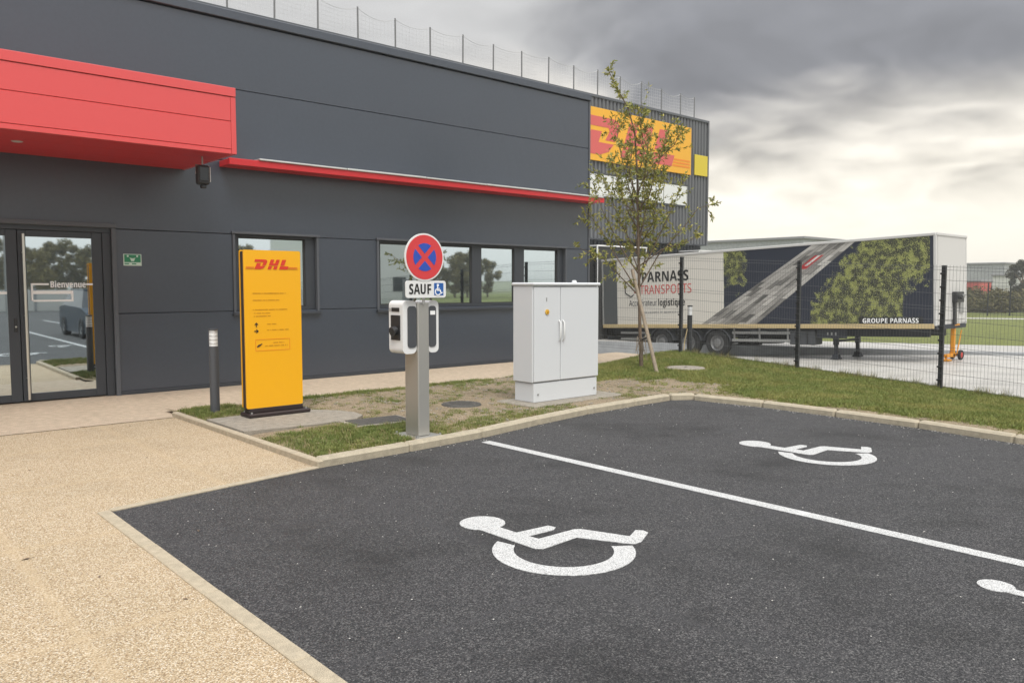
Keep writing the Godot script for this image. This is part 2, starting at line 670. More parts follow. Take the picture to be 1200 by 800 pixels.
	mat("galvanised", lin(.36, .36, .35), 0.5, 0.5)
	mat("trailer_white", lin(.52, .51, .49), 0.42)
	mat("chassis_dark", lin(.022, .025, .033), 0.6)
	mat("rail_ochre", lin(.50, .385, .20), 0.6)
	mat("tyre", lin(.018, .018, .019), 0.85)
	mat("rim_metal", lin(.26, .26, .26), 0.45, 0.6)
	mat("stand_orange", lin(.66, .27, .01), 0.5)
	mat("stand_red", lin(.45, .04, .03), 0.5)
	grain("bark", lin(.16, .115, .08), 0.6, 256, 0.25, 0.2, 64, 0.95, 3.0)
	grain("stake_wood", lin(.29, .235, .175), 0.5, 256, 0.3, 0.15, 65, 0.9, 2.0)
	var l := mat("leaf", Color.WHITE, 0.6)
	l.vertex_color_use_as_albedo = true
	l.backlight_enabled = true
	l.backlight = Color(0.6, 0.62, 0.25)
	l = mat("far_leaf", Color.WHITE, 0.8)
	l.vertex_color_use_as_albedo = true
	l = mat("grass_blade", Color.WHITE, 0.7)
	l.vertex_color_use_as_albedo = true
	l.backlight_enabled = true
	l.backlight = Color(0.18, 0.22, 0.06)
	grain("cast_iron", lin(.075, .07, .062), 0.6, 256, 0.4, 0.3, 66, 0.7, 3.0)
	mat("pebble_white", lin(.48, .46, .43), 0.8)
	grain("far_grey", lin(.30, .31, .32), 0.1, 256, 6.0, 0.05, 67, 0.6)
	mat("far_pale", lin(.58, .58, .55), 0.7)
	mat("far_roof", lin(.22, .22, .23), 0.7)
	mat("far_red", lin(.55, .08, .07), 0.7)
	mat("far_tan", lin(.35, .30, .22), 0.8)
	mat("car_paint", lin(.03, .05, .075), 0.25, 0.3)
	mat("car_glass", lin(.02, .025, .03), 0.05)
	mat("tail_red", lin(.4, .01, .01), 0.3)

# ------------------------------------------------------------------ ground
func make_ground() -> void:
	var flat := func(y: float) -> Callable: return func(_x: float, _n: float) -> float: return y
	var white := func(_x: float, _n: float) -> Color: return Color.WHITE
	var va := noise(0.55, 71, FastNoiseLite.TYPE_SIMPLEX_SMOOTH, 4)
	var vb := noise(2.6, 72, FastNoiseLite.TYPE_SIMPLEX_SMOOTH, 3)
	var tone := func(amp: float) -> Callable:
		return func(x: float, n: float) -> Color:
			var t := 1.0 + amp * va.get_noise_2d(x, n) + amp * 0.6 * vb.get_noise_2d(x, n)
			return Color(t, t, t * 0.995)
	var V := func(x: float, n: float) -> Vector2: return Vector2(x, n)
	ground_piece("ground", patch(V.call(-900, -900), V.call(900, -900), V.call(900, 900), V.call(-900, 900), 40.0, flat.call(-1.75), white), M.field_grass)
	# parking lot: dense tones near the camera, coarse behind
	ground_piece("parking_asphalt", patch(V.call(1.5, -8), V.call(9.6, -8), V.call(9.6, 7.0), V.call(1.5, 7.0), 0.12, flat.call(0.0), tone.call(0.65)), M.asphalt)
	ground_piece("asphalt_apron", join([
		patch(V.call(-60, -34), V.call(30, -34), V.call(30, -8), V.call(-60, -8), 3.0, flat.call(0.0), tone.call(0.3)),
		patch(V.call(-60, -8), V.call(-14, -8), V.call(-14, 12.5), V.call(-60, 12.5), 3.0, flat.call(0.0), tone.call(0.3))]), M.asphalt)
	var tan_y: Callable = flat.call(0.004)
	ground_piece("resin_gravel_path", join([
		patch(V.call(-14, -8), V.call(1.49, -8), V.call(1.49, 6.05), V.call(-14, 6.05), 0.25, tan_y, tone.call(0.14)),
		patch(V.call(-14, 6.05), V.call(1.49, 6.05), V.call(1.49, 10.0), V.call(-14, 10.0), 0.25, tan_y, tone.call(0.14)),
		patch(V.call(1.49, 6.05), V.call(3.33, 6.30), V.call(3.33, 10.0), V.call(1.49, 10.0), 0.25, tan_y, tone.call(0.14))]), M.resin_gravel)
	ground_piece("concrete_walk", join([
		patch(V.call(-14, 9.9), V.call(3.5, 9.9), V.call(3.5, 12.6), V.call(-14, 12.6), 0.3, flat.call(0.010), func(x: float, n: float) -> Color:
			var t := 1.0 + 0.14 * va.get_noise_2d(x * 2.0, n)
			return Color(t, t, t * 0.995)),
		patch(V.call(3.5, 9.95), V.call(14.6, 9.95), V.call(14.6, 12.6), V.call(3.5, 12.6), 0.3, flat.call(0.010), tone.call(0.14))]), M.walk_concrete)
	# planted bed and lawn
	var nu := 190
	var nv := 90
	var bed := patch(V.call(3.42, 0), V.call(13.95, 0), V.call(13.95, 1), V.call(3.42, 1), 20.0, lawn_height, white)
	var list := []
	var soil_c := func(x: float, n: float) -> Color:
		var g := grass_amount(x, n)
		var t := 1.0 + 0.35 * va.get_noise_2d(x * 1.7, n * 1.7) + 0.25 * vb.get_noise_2d(x * 1.6, n * 1.6)
		return Color(t, t, t).lerp(Color(0.62 * t, 0.66 * t, 0.42 * t), g * 0.8)
	var bedh := func(x: float, n: float) -> float: return lawn_height(x, n)
	# front part follows the kerb: strips between kerb line and walk
	var xs := [3.385, 4.3, 5.2, 6.3, 7.5, 9.1, 9.45]
	for i in xs.size() - 1:
		list.append(patch(V.call(xs[i], kerb_n(xs[i]) + 0.09), V.call(xs[i + 1], kerb_n(xs[i + 1]) + 0.09), V.call(xs[i + 1], 10.4), V.call(xs[i], 10.4), 0.07, bedh, soil_c))
	list.append(patch(V.call(9.45, 6.9), V.call(13.98, 6.9), V.call(13.98, 10.4), V.call(9.45, 10.4), 0.09, bedh, soil_c))
	var ns := [-9.0, 0.0, 2.5, 3.4, 4.4, 5.5, 6.5, 6.9]
	for i in ns.size() - 1:
		list.append(patch(V.call(kerb_x(ns[i]) + 0.09, ns[i]), V.call(13.98, ns[i]), V.call(13.98, ns[i + 1]), V.call(kerb_x(ns[i + 1]) + 0.09, ns[i + 1]), 0.09 if i > 1 else 0.4, bedh, soil_c))
	ground_piece("planting_bed", join(list), M.soil, "bare soil and lawn behind the parking kerb")
	# concrete strip at the fence foot, the bank and the trailer yard
	ground_piece("fence_strip", join([
		patch(V.call(13.98, -9), V.call(14.35, -9), V.call(14.35, 12.4), V.call(13.98, 12.4), 0.5, func(x: float, n: float) -> float: return lerpf(lawn_height(13.98, minf(n, 10.0)) - 0.02 - (x - 13.98) * 0.05, -0.02, smoothstep(9.9, 10.7, n)), white),
		patch(V.call(14.35, -30), V.call(17.6, -30), V.call(17.6, 24.3), V.call(14.35, 24.3), 1.5, func(x: float, n: float) -> float: return lerpf(lerpf(lawn_height(13.98, minf(n, 10.0)) - 0.04, -0.03, smoothstep(9.9, 10.7, n)), yard_height(x, n) - 0.01, clampf((x - 14.35) / 3.2, 0, 1)), white)]), M.yard_concrete)
	var wet := noise(0.18, 75, FastNoiseLite.TYPE_SIMPLEX_SMOOTH, 3)
	ground_piece("yard", patch(V.call(17.5, -60), V.call(60.0, -60), V.call(60.0, 24.3), V.call(17.5, 24.3), 0.6, yard_height, func(x: float, n: float) -> Color:
		var t := 1.0 + 0.5 * wet.get_noise_2d(x * 2.2, n * 0.7) + 0.2 * vb.get_noise_2d(x, n)
		return Color(t, t * 0.99, t * 0.97)), M.yard_concrete)
	# road and field beyond the yard, along the far kerb
	var A := Vector2(28.4, 13.7)
	var t := Vector2(0.44, -0.898)
	var o := Vector2(0.898, 0.44)
	var Q := func(al: float, off: float) -> Vector2: return A + t * al + o * off
	var kerb := structure("yard_kerb")
	var st := new_st()
	var k0: Vector2 = Q.call(-30.0, 0.0)
	var k1: Vector2 = Q.call(60.0, 0.0)
	var k2: Vector2 = Q.call(60.0, 0.3)
	var k3: Vector2 = Q.call(-30.0, 0.3)
	var pl := PackedVector2Array([k0, k1, k2, k3])
	add_prism(st, pl, -1.8, YARD + 0.10)
	var km := part("kerb_line", done(st), M.far_grey, kerb)
	km.rotation.x = -PI / 2
	ground_piece("far_road", patch(Q.call(-40, 0.31), Q.call(80, 0.31), Q.call(80, 4.3), Q.call(-40, 4.3), 2.0, flat.call(YARD + 0.06), tone.call(0.3)), M.yard_concrete)
	ground_piece("field", patch(Q.call(-300, 4.3), Q.call(300, 4.3), Q.call(300, 520), Q.call(-300, 520), 6.0, flat.call(YARD + 0.05), func(x: float, n: float) -> Color:
		var g := 1.0 + 0.35 * va.get_noise_2d(x * 0.25, n * 0.25)
		return Color(g, g, g)), M.field_grass)
	ground_piece("far_path", patch(Q.call(-120, 33), Q.call(200, 33), Q.call(200, 35), Q.call(-120, 35), 6.0, flat.call(YARD + 0.06), white), M.yard_concrete)
	# loose pebbles on the asphalt
	var mm := MultiMesh.new()
	mm.transform_format = MultiMesh.TRANSFORM_3D
	mm.mesh = lathe([[0.0, 0.0], [0.8, 0.15], [1.0, 0.45], [0.6, 0.8], [0.0, 0.9]], 6)
	var spots := []
	for i in 520:
		spots.append([rng.randf_range(1.7, 9.1), rng.randf_range(-1.0, 6.2), rng.randf_range(0.002, 0.0055)])
	for i in 300:
		var n := rng.randf_range(1.0, 6.4)
		spots.append([kerb_x(n) - absf(rng.randfn(0.0, 0.07)) - 0.02, n, rng.randf_range(0.003, 0.007)])
	for i in 60:
		var x := rng.randf_range(3.5, 9.0)
		spots.append([x, kerb_n(x) - absf(rng.randfn(0.0, 0.06)) - 0.02, rng.randf_range(0.003, 0.008)])
	mm.instance_count = spots.size()
	for i in spots.size():
		var s: float = spots[i][2]
		mm.set_instance_transform(i, Transform3D(Basis(Vector3.UP, rng.randf() * TAU).scaled(Vector3(s * rng.randf_range(0.8, 1.4), s, s)), P(spots[i][0], 0.0005, spots[i][1])))
	var mi := MultiMeshInstance3D.new()
	mi.name = numbered("loose_gravel")
	mi.multimesh = mm
	mi.material_override = M.pebble_white
	add_child(mi)
	tag(mi, "loose pale pebbles scattered on the dark parking asphalt", "gravel", "", "stuff")

func kerb_stone(parent: Node, a: Vector2, b: Vector2, inward: Vector2, width: float, y0: float, y1: float, m: Material, bevel: float) -> void:
	# a stone whose outer foot runs from a to b in (x, N)
	var d := b - a
	var l := d.length() - 0.006
	var mid := (a + b) / 2 + inward * width / 2
	var o := part("kerb_stone", bbox(Vector3(snappedf(l, 0.001), y1 - y0, width), bevel), m, parent, P(mid.x, (y0 + y1) / 2 + rng.randf_range(-0.003, 0.003), mid.y))
	o.rotation.y = atan2(d.y, d.x) + rng.randf_range(-0.004, 0.004)

func make_kerbs() -> void:
	var k := structure("parking_kerb")
	var x := 3.36
	while x < 9.0:
		var x2 := minf(x + 0.98, 9.05)
		var a := Vector2(x, kerb_n(x))
		var b := Vector2(x2, kerb_n(x2))
		var d := (b - a).normalized()
		kerb_stone(k, a, b, Vector2(-d.y, d.x), 0.13, -0.1, 0.085, M.kerb_concrete, 0.022)
		x = x2
	part("mortar", bbox(Vector3(0.34, 0.16, 0.2), 0.01), M.kerb_concrete, k, P(9.27, -0.008, 6.78)).rotation.y = -0.6
	kerb_stone(k, Vector2(9.052, 6.80), Vector2(9.36, 6.60), Vector2(0.55, 0.83), 0.13, -0.1, 0.085, M.kerb_concrete, 0.022)
	var n := 6.6
	while n > -8.0:
		var n2 := n - 1.0
		var a := Vector2(kerb_x(n), n)
		var b := Vector2(kerb_x(n2), n2)
		var d := (b - a).normalized()
		kerb_stone(k, a, b, Vector2(-d.y, d.x), 0.13, -0.1, 0.082, M.kerb_concrete, 0.022)
		n = n2
	var e := structure("path_edging")
	n = 6.3
	while n < 9.95:
		var n2 := minf(n + 1.0, 10.0)
		kerb_stone(e, Vector2(3.33, n), Vector2(3.33, n2), Vector2(1, 0), 0.075, -0.1, 0.062, M.edging_concrete, 0.010)
		n = n2
	n = 6.06
	while n > -7.0:
		kerb_stone(e, Vector2(1.485, n), Vector2(1.485, n - 1.0), Vector2(1, 0), 0.085, -0.1, 0.014, M.edging_concrete, 0.006)
		n -= 1.0
	x = 1.58
	while x < 3.3:
		var x2 := minf(x + 0.9, 3.34)
		var f := func(v: float) -> float: return 6.03 + (v - 1.5) * 0.143
		kerb_stone(e, Vector2(x, f.call(x)), Vector2(x2, f.call(x2)), Vector2(-0.14, 0.99), 0.07, -0.1, 0.011, M.edging_concrete, 0.005)
		x = x2

# outline of the wheelchair emblem, in metres, head at the origin, y towards the head
func wheelchair() -> Array:
	var c := Vector2(3.37, 4.08)
	var body := PackedVector2Array()
	for q in [[3.26, 4.02], [3.27, 3.46], [3.31, 3.42], [3.62, 3.44], [3.76, 3.16], [3.80, 3.11], [3.86, 3.11], [4.04, 3.20], [4.05, 3.25], [4.02, 3.29], [3.89, 3.23], [3.77, 3.54], [3.73, 3.57], [3.42, 3.58], [3.41, 3.66], [3.62, 3.65], [3.67, 3.68], [3.66, 3.74], [3.40, 3.77], [3.39, 4.02]]:
		body.append(Vector2(q[0], q[1]) - c)
	var wheel := PackedVector2Array()
	var o := Vector2(3.39, 3.33) - c
	for i in 25:
		var a := deg_to_rad(lerpf(117.0, 328.0, i / 24.0))
		wheel.append(o + Vector2(cos(a), sin(a)) * 0.435)
	for i in 25:
		var a := deg_to_rad(lerpf(330.0, 124.0, i / 24.0))
		wheel.append(o + Vector2(cos(a), sin(a)) * 0.305)
	return [Geometry2D.merge_polygons(circle(0.155, 24), body)[0], wheel]

func make_markings() -> void:
	var shapes := wheelchair()
	var st := new_st()
	for s in shapes:
		add_prism(st, s, 0.001, 0.0045)
	var me := done(st)
	var at := [Vector2(3.37, 4.08), Vector2(7.17, 4.33), Vector2(4.70, 1.38)]
	var labels := ["white painted wheelchair emblem on asphalt beside the gravel path edging", "white painted wheelchair emblem on asphalt nearest the lawn kerb", "small white painted head of an emblem beside the bay line, away from the kerb"]
	for i in 3:
		var o := ground_piece("wheelchair_marking", me, M.road_marking_paint, labels[i])
		o.rotation.x = -PI / 2
		o.position = P(at[i].x, 0, at[i].y)
		if i == 2:
			o.scale = Vector3(0.58, 0.58, 1.0)
	var ln := ground_piece("bay_line", bbox(Vector3(0.11, 0.004, 14.0), 0.001), M.road_marking_paint, "long white painted line between two parking bays")
	ln.position = P(5.20, 0.0022, 6.24 - 7.0)
	for x in [-9.0, -3.6, 2.0, 7.4, 12.8]:
		var b := ground_piece("bay_line", bbox(Vector3(0.11, 0.004, 5.0), 0.001), M.road_marking_paint)
		b.position = P(x, 0.0022, -15.0)

# ------------------------------------------------------------------ office
func make_office() -> void:
	var o := thing("office_building", "dark grey panelled office with red canopy and red ledge", "building", P(0, 0, FACADE))
	var rows := [[0.06, 1.2], [1.2, 2.42], [2.42, 3.56], [3.56, 4.68], [4.68, 5.72]]
	var cuts := [
		[[-12.0, 1.03], [3.36, 13.38]],
		[[-12.0, 1.03], [3.36, 5.17], [6.6, 7.83], [12.64, 13.38]],
		[[-12.0, 13.38]],
		[[-12.0, 13.38]],
		[[-12.0, 13.38]]]
	for r in rows.size():
		for c in cuts[r]:
			var big: bool = c[1] - c[0] > 3.0 and r > 1
			var g := 0.0008 if big else 0.003
			span("wall_panel", c[0] + g, c[1] - g, rows[r][0] + 0.004, rows[r][1] - 0.004, FACADE, FACADE + 0.1, M.panel_dark, o, 0.006)
			span("wall_core", c[0] - (0.0 if r == 1 else 0.002), c[1] + 0.0, rows[r][0] - 0.01, rows[r][1] + (0.0 if r == 1 or r == 0 else 0.012), FACADE + 0.115, FACADE + 0.2 + 0.004 * r, M.wall_core, o, 0.0)
	span("base_trim", 3.38, 13.40, 0.0, 0.062, FACADE - 0.014, FACADE + 0.09, M.frame_dark, o)
	span("base_trim", -12.0, 1.0, 0.0, 0.062, FACADE - 0.014, FACADE + 0.09, M.frame_dark, o)
	var cap := span("parapet_cap", -12.0, 13.42, 5.735, 5.87, FACADE - 0.05, FACADE + 0.35, M.panel_dark, o, 0.008)
	cap.set_meta("label", "grey folded metal coping along the roof edge")
	span("corner_trim", 13.385, 13.43, 0.0, 5.73, FACADE - 0.02, FACADE + 0.12, M.trim_grey, o, 0.006)
	# closed volume behind the facade
	span("roof", -12.0, 13.35, 5.45, 5.6, FACADE + 0.24, 24.1, M.far_roof, o)
	span("end_wall", 13.2, 13.37, 0.0, 5.44, FACADE + 0.24, 24.1, M.panel_dark, o)
	span("end_wall", -12.2, -12.02, 0.0, 5.6, FACADE, 24.1, M.panel_dark, o)
	span("room_floor", -12.0, 13.19, -0.05, 0.015, FACADE + 0.23, 18.0, M.room_floor, o)
	span("room_ceiling", -12.0, 13.19, 2.9, 3.0, FACADE + 0.24, 18.0, M.room_wall, o)
	span("room_wall", -12.0, 13.19, 0.02, 2.89, 17.8, 18.0, M.room_wall, o)
	span("room_wall", 3.75, 3.85, 0.02, 2.89, FACADE + 0.24, 17.79, M.room_wall, o)
	window(o, 5.17, 6.60, [[5.25, 6.42]])
	window(o, 7.83, 12.64, [[7.90, 10.05], [10.29, 11.19], [11.46, 12.46]])
	door(o)
	canopy(o)
	ledge(o)

func window(o: Node3D, x0: float, x1: float, panes: Array) -> void:
	var w := Node3D.new()
	w.name = "window"
	o.add_child(w, true)
	var y0 := 1.2
	var y1 := 2.42
	# fixed frame: head, foot and uprights set back in the opening
	var f0 := FACADE + 0.05
	var f1 := FACADE + 0.14
	span("frame", x0 + 0.005, x1 - 0.005, y0 + 0.002, y0 + 0.05, f0, f1, M.frame_dark, w)
	span("frame", x0 + 0.005, x1 - 0.005, y1 - 0.035, y1 - 0.002, f0, f1, M.frame_dark, w)
	var ux := [x0 + 0.005]
	for p in panes:
		ux.append(p[0])
		ux.append(p[1])
	ux.append(x1 - 0.005)
	for i in range(0, ux.size(), 2):
		span("frame", ux[i], ux[i + 1], y0 + 0.05, y1 - 0.036, f0 + 0.001, f1, M.frame_dark, w)
	for p in panes:
		# sash inside the frame
		var g := 0.018
		span("pane", p[0] + g, p[1] - g, y0 + 0.05 + g, y1 - 0.036 - g, f0 + 0.045, f0 + 0.053, M.window_glass, w, 0.0)
		span("sash", p[0], p[1], y0 + 0.05, y0 + 0.05 + g + 0.003, f0 + 0.02, f0 + 0.07, M.seal_black, w, 0.002)
		span("sash", p[0], p[1], y1 - 0.036 - g - 0.003, y1 - 0.036, f0 + 0.02, f0 + 0.07, M.seal_black, w, 0.002)
		span("sash", p[0], p[0] + g + 0.003, y0 + 0.072, y1 - 0.058, f0 + 0.021, f0 + 0.07, M.seal_black, w, 0.002)
		span("sash", p[1] - g - 0.003, p[1], y0 + 0.072, y1 - 0.058, f0 + 0.021, f0 + 0.07, M.seal_black, w, 0.002)
	# folded metal surround standing proud of the cladding
	span("lintel", x0 - 0.05, x1 + 0.05, y1 + 0.006, y1 + 0.045, FACADE - 0.045, FACADE + 0.02, M.trim_grey, w)
	span("jamb", x1 - 0.004, x1 + 0.035, y0 - 0.03, y1 + 0.005, FACADE - 0.03, FACADE + 0.05, M.trim_grey, w)
	span("jamb", x0 - 0.035, x0 + 0.004, y0 - 0.03, y1 + 0.005, FACADE - 0.03, FACADE + 0.05, M.trim_grey, w)
	span("sill", x0 - 0.05, x1 + 0.05, y0 - 0.075, y0 - 0.032, FACADE - 0.06, FACADE + 0.049, M.frame_dark, w)

func door(o: Node3D) -> void:
	var d := Node3D.new()
	d.name = "entrance_door"
	o.add_child(d, true)
	var f0 := FACADE + 0.0
	span("lintel", 0.98, 3.42, 2.43, 2.49, FACADE - 0.05, FACADE + 0.02, M.trim_grey, d)
	span("door_frame", 1.03, 3.36, 2.36, 2.425, f0 + 0.022, f0 + 0.15, M.frame_dark, d)
	span("door_frame", 3.25, 3.357, 0.012, 2.359, f0 + 0.022, f0 + 0.15, M.frame_dark, d)
	span("door_frame", 1.033, 1.14, 0.012, 2.359, f0 + 0.022, f0 + 0.15, M.frame_dark, d)
	span("jamb", 3.36, 3.42, 0.0, 2.428, FACADE - 0.035, FACADE + 0.02, M.trim_grey, d)
	# two glazed leaves
	for q in [[1.145, 2.195], [2.205, 3.245]]:
		var a: float = q[0]
		var b: float = q[1]
		var n0 := f0 + 0.045
		var n1 := f0 + 0.105
		span("leaf_stile", a, a + 0.095, 0.03, 2.355, n0, n1, M.frame_dark, d)
		span("leaf_stile", b - 0.13, b, 0.03, 2.355, n0, n1, M.frame_dark, d)
		span("leaf_rail", a + 0.096, b - 0.131, 2.27, 2.355, n0 + 0.001, n1, M.frame_dark, d)
		span("leaf_rail", a + 0.096, b - 0.131, 0.03, 0.13, n0 + 0.001, n1, M.frame_dark, d)
		span("pane", a + 0.09, b - 0.125, 0.125, 2.275, n0 + 0.025, n0 + 0.033, M.window_glass, d, 0.0).rotation.y = -0.017
	var h := part("pull_handle", bar(P(2.255, 0.06, FACADE - 0.05), P(2.255, 2.30, FACADE - 0.05), 0.017, 10), M.steel_bar, d, -base_of(d))
	h.set_meta("label", "full height brushed steel pull bar")
	for y in [0.35, 1.2, 2.05]:
		part("handle_bracket", bar(P(2.255, y, FACADE - 0.05), P(2.255, y, FACADE + 0.045), 0.009, 8), M.steel_bar, d, -base_of(d))
	span("lock", 2.125, 2.165, 0.98, 1.16, FACADE + 0.035, FACADE + 0.046, M.black_plastic, d)
	part("lock_cylinder", bar(P(2.145, 1.05, FACADE + 0.02), P(2.145, 1.05, FACADE + 0.04), 0.012, 10), M.steel_bar, d, -base_of(d))
	# greeting lettering and its bracket lines on the glass
	var gz := FACADE + 0.053
	words("Bienvenue", 0.085, M.white_print, d, P(2.80, 1.62, gz) - base_of(d), 0.0, 0.44, 900)
	span("print_line", 2.345, 2.56, 1.612, 1.637, gz, gz + 0.004, M.white_print, d, 0.0)
	span("print_line", 3.03, 3.115, 1.612, 1.637, gz, gz + 0.004, M.white_print, d, 0.0)
	span("print_line", 2.345, 2.365, 1.40, 1.611, gz, gz + 0.004, M.white_print, d, 0.0)
	span("print_line", 2.366, 2.86, 1.49, 1.535, gz, gz + 0.004, M.white_print, d, 0.0)
	span("print_line", 2.366, 2.86, 1.385, 1.41, gz, gz + 0.004, M.white_print, d, 0.0)
	span("print_line", 2.835, 2.86, 1.411, 1.489, gz, gz + 0.004, M.white_print, d, 0.0)
	span("print_line", 1.30, 2.06, 1.49, 1.525, gz, gz + 0.004, M.white_print, d, 0.0)

func canopy(o: Node3D) -> void:
	var c := Node3D.new()
	c.name = "entrance_canopy"
	o.add_child(c, true)
	c.set_meta("label", "red panelled canopy over the entrance")
	var n0 := 10.5
	for r in [[3.352, 3.412], [3.418, 3.777], [3.783, 4.097], [4.103, 4.22]]:
		var inset: float = 0.0 if r[1] > 4.15 else 0.012
		span("fascia_panel", -8.0, 4.44 if inset == 0.0 else 4.37, r[0], r[1], n0 + inset, n0 + 0.06, M.red_panel, c, 0.004)
	span("corner_trim", 4.372, 4.44, 3.352, 4.097, n0 + 0.008, n0 + 0.06, M.red_panel, c, 0.004)
	span("canopy_core", -7.99, 4.37, 3.38, 4.2, n0 + 0.065, FACADE - 0.006, M.red_ledge, c, 0.0)
	span("side_panel", 4.38, 4.438, 3.353, 4.219, n0 + 0.063, FACADE - 0.006, M.red_panel, c, 0.004)
	var nn := n0 + 0.066
	for i in 3:
		var w := (FACADE - 0.008 - nn) / 3.0
		span("soffit_panel", -7.98, 4.376, 3.355, 3.376, nn + w * i + 0.002, nn + w * (i + 1) - 0.002, M.red_ledge, c, 0.002)
	for x in [-1.2, 2.05]:
		var l := part("downlight", lathe([[0.0, 0.0], [0.05, 0.0], [0.065, 0.006], [0.065, 0.02]], 16), M.metal_flashing, c, P(x, 3.345, 11.35) - base_of(c))
		l.set_meta("label", "round white recessed downlight")

func ledge(o: Node3D) -> void:
	var c := Node3D.new()
	c.name = "red_ledge"
	o.add_child(c, true)
	span("ledge_fascia", 4.95, 13.46, 3.445, 3.545, 12.0, 12.05, M.red_ledge, c, 0.006)
	span("ledge_board", 4.96, 13.45, 3.45, 3.54, 12.051, FACADE - 0.004, M.red_ledge, c, 0.004)
	var x := 5.42
	var i := 0
	while x < 13.3:
		var x2 := minf(x + 1.55 + 0.12 * sin(i * 2.3), 13.42)
		var f := span("flashing", x, x2 - 0.012, 3.548, 3.575 + 0.004 * (i % 2), 11.975, 12.4, M.metal_flashing, c, 0.006)
		f.rotation.z = 0.002 * (1 if i % 2 else -1)
		x = x2
		i += 1

# ------------------------------------------------------------------ warehouse
func logo_shapes() -> Array:
	var src := [
		[[252, 115], [432, 115], [462, 122], [478, 142], [474, 168], [444, 224], [380, 224], [408, 178], [400, 162], [238, 162]],
		[[287, 184], [356, 184], [335, 238], [436, 238], [404, 276], [345, 297], [233, 297]],
		[[548, 115], [612, 115], [586, 186], [628, 186], [654, 115], [718, 115], [678, 224], [508, 224]],
		[[503, 238], [567, 238], [545, 297], [481, 297]],
		[[609, 238], [673, 238], [651, 297], [587, 297]],
		[[768, 115], [842, 115], [802, 224], [728, 224]],
		[[723, 238], [884, 238], [862, 297], [701, 297]]]
	var out := []
	for s in src:
		var p := PackedVector2Array()
		for q in s:
			p.append(Vector2((q[0] - 233.0) / 180.0, (297.0 - q[1]) / 180.0))
		out.append(p)
	return out

func logo(parent: Node, at: Vector3, sx: float, sy: float, left: float, right: float, m: Material, ms: Material, depth: float) -> void:
	# at: lower left corner of the lettering, facing -N
	for p in logo_shapes():
		var q := PackedVector2Array()
		for v in p:
			q.append(Vector2(v.x * sx, v.y * sy))
		part("letter_piece", prism(q, 0.0, depth), m, parent, at)
	for i in 3:
		var y := sy * (0.02 + 0.09 * i)
		var h := sy * 0.05
		var sl := sx * 0.03 * i
		if left > 0.0:
			part("stripe", prism(PackedVector2Array([Vector2(-left, y), Vector2(-0.08 * sx + sl, y), Vector2(-0.07 * sx + sl, y + h), Vector2(-left, y + h)]), 0.0, depth), ms, parent, at)
		if right > 0.0:
			var x0 := 3.53 * sx + sl
			part("stripe", prism(PackedVector2Array([Vector2(x0, y), Vector2(3.56 * sx + right, y), Vector2(3.56 * sx + right, y + h), Vector2(x0 + 0.02 * sx, y + h)]), 0.0, depth), ms, parent, at)

func corrugated(x0: float, x1: float, y0: float, y1: float, n: float, pitch: float, depth: float) -> ArrayMesh:
	var st := new_st()
	var x := x0
	while x < x1 - 0.001:
		var p := minf(pitch, x1 - x)
		var xs := [x, x + p * 0.45, x + p * 0.55, x + p * 0.9, x + p]
		var ns := [n, n, n + depth, n + depth, n]
		for i in 4:
			quad_out(st, P(xs[i], y0, ns[i]), P(xs[i + 1], y0, ns[i + 1]), P(xs[i + 1], y1, ns[i + 1]), P(xs[i], y1, ns[i]), P(xs[i], (y0 + y1) / 2, n + 2.0))
		x += p
	return done(st)

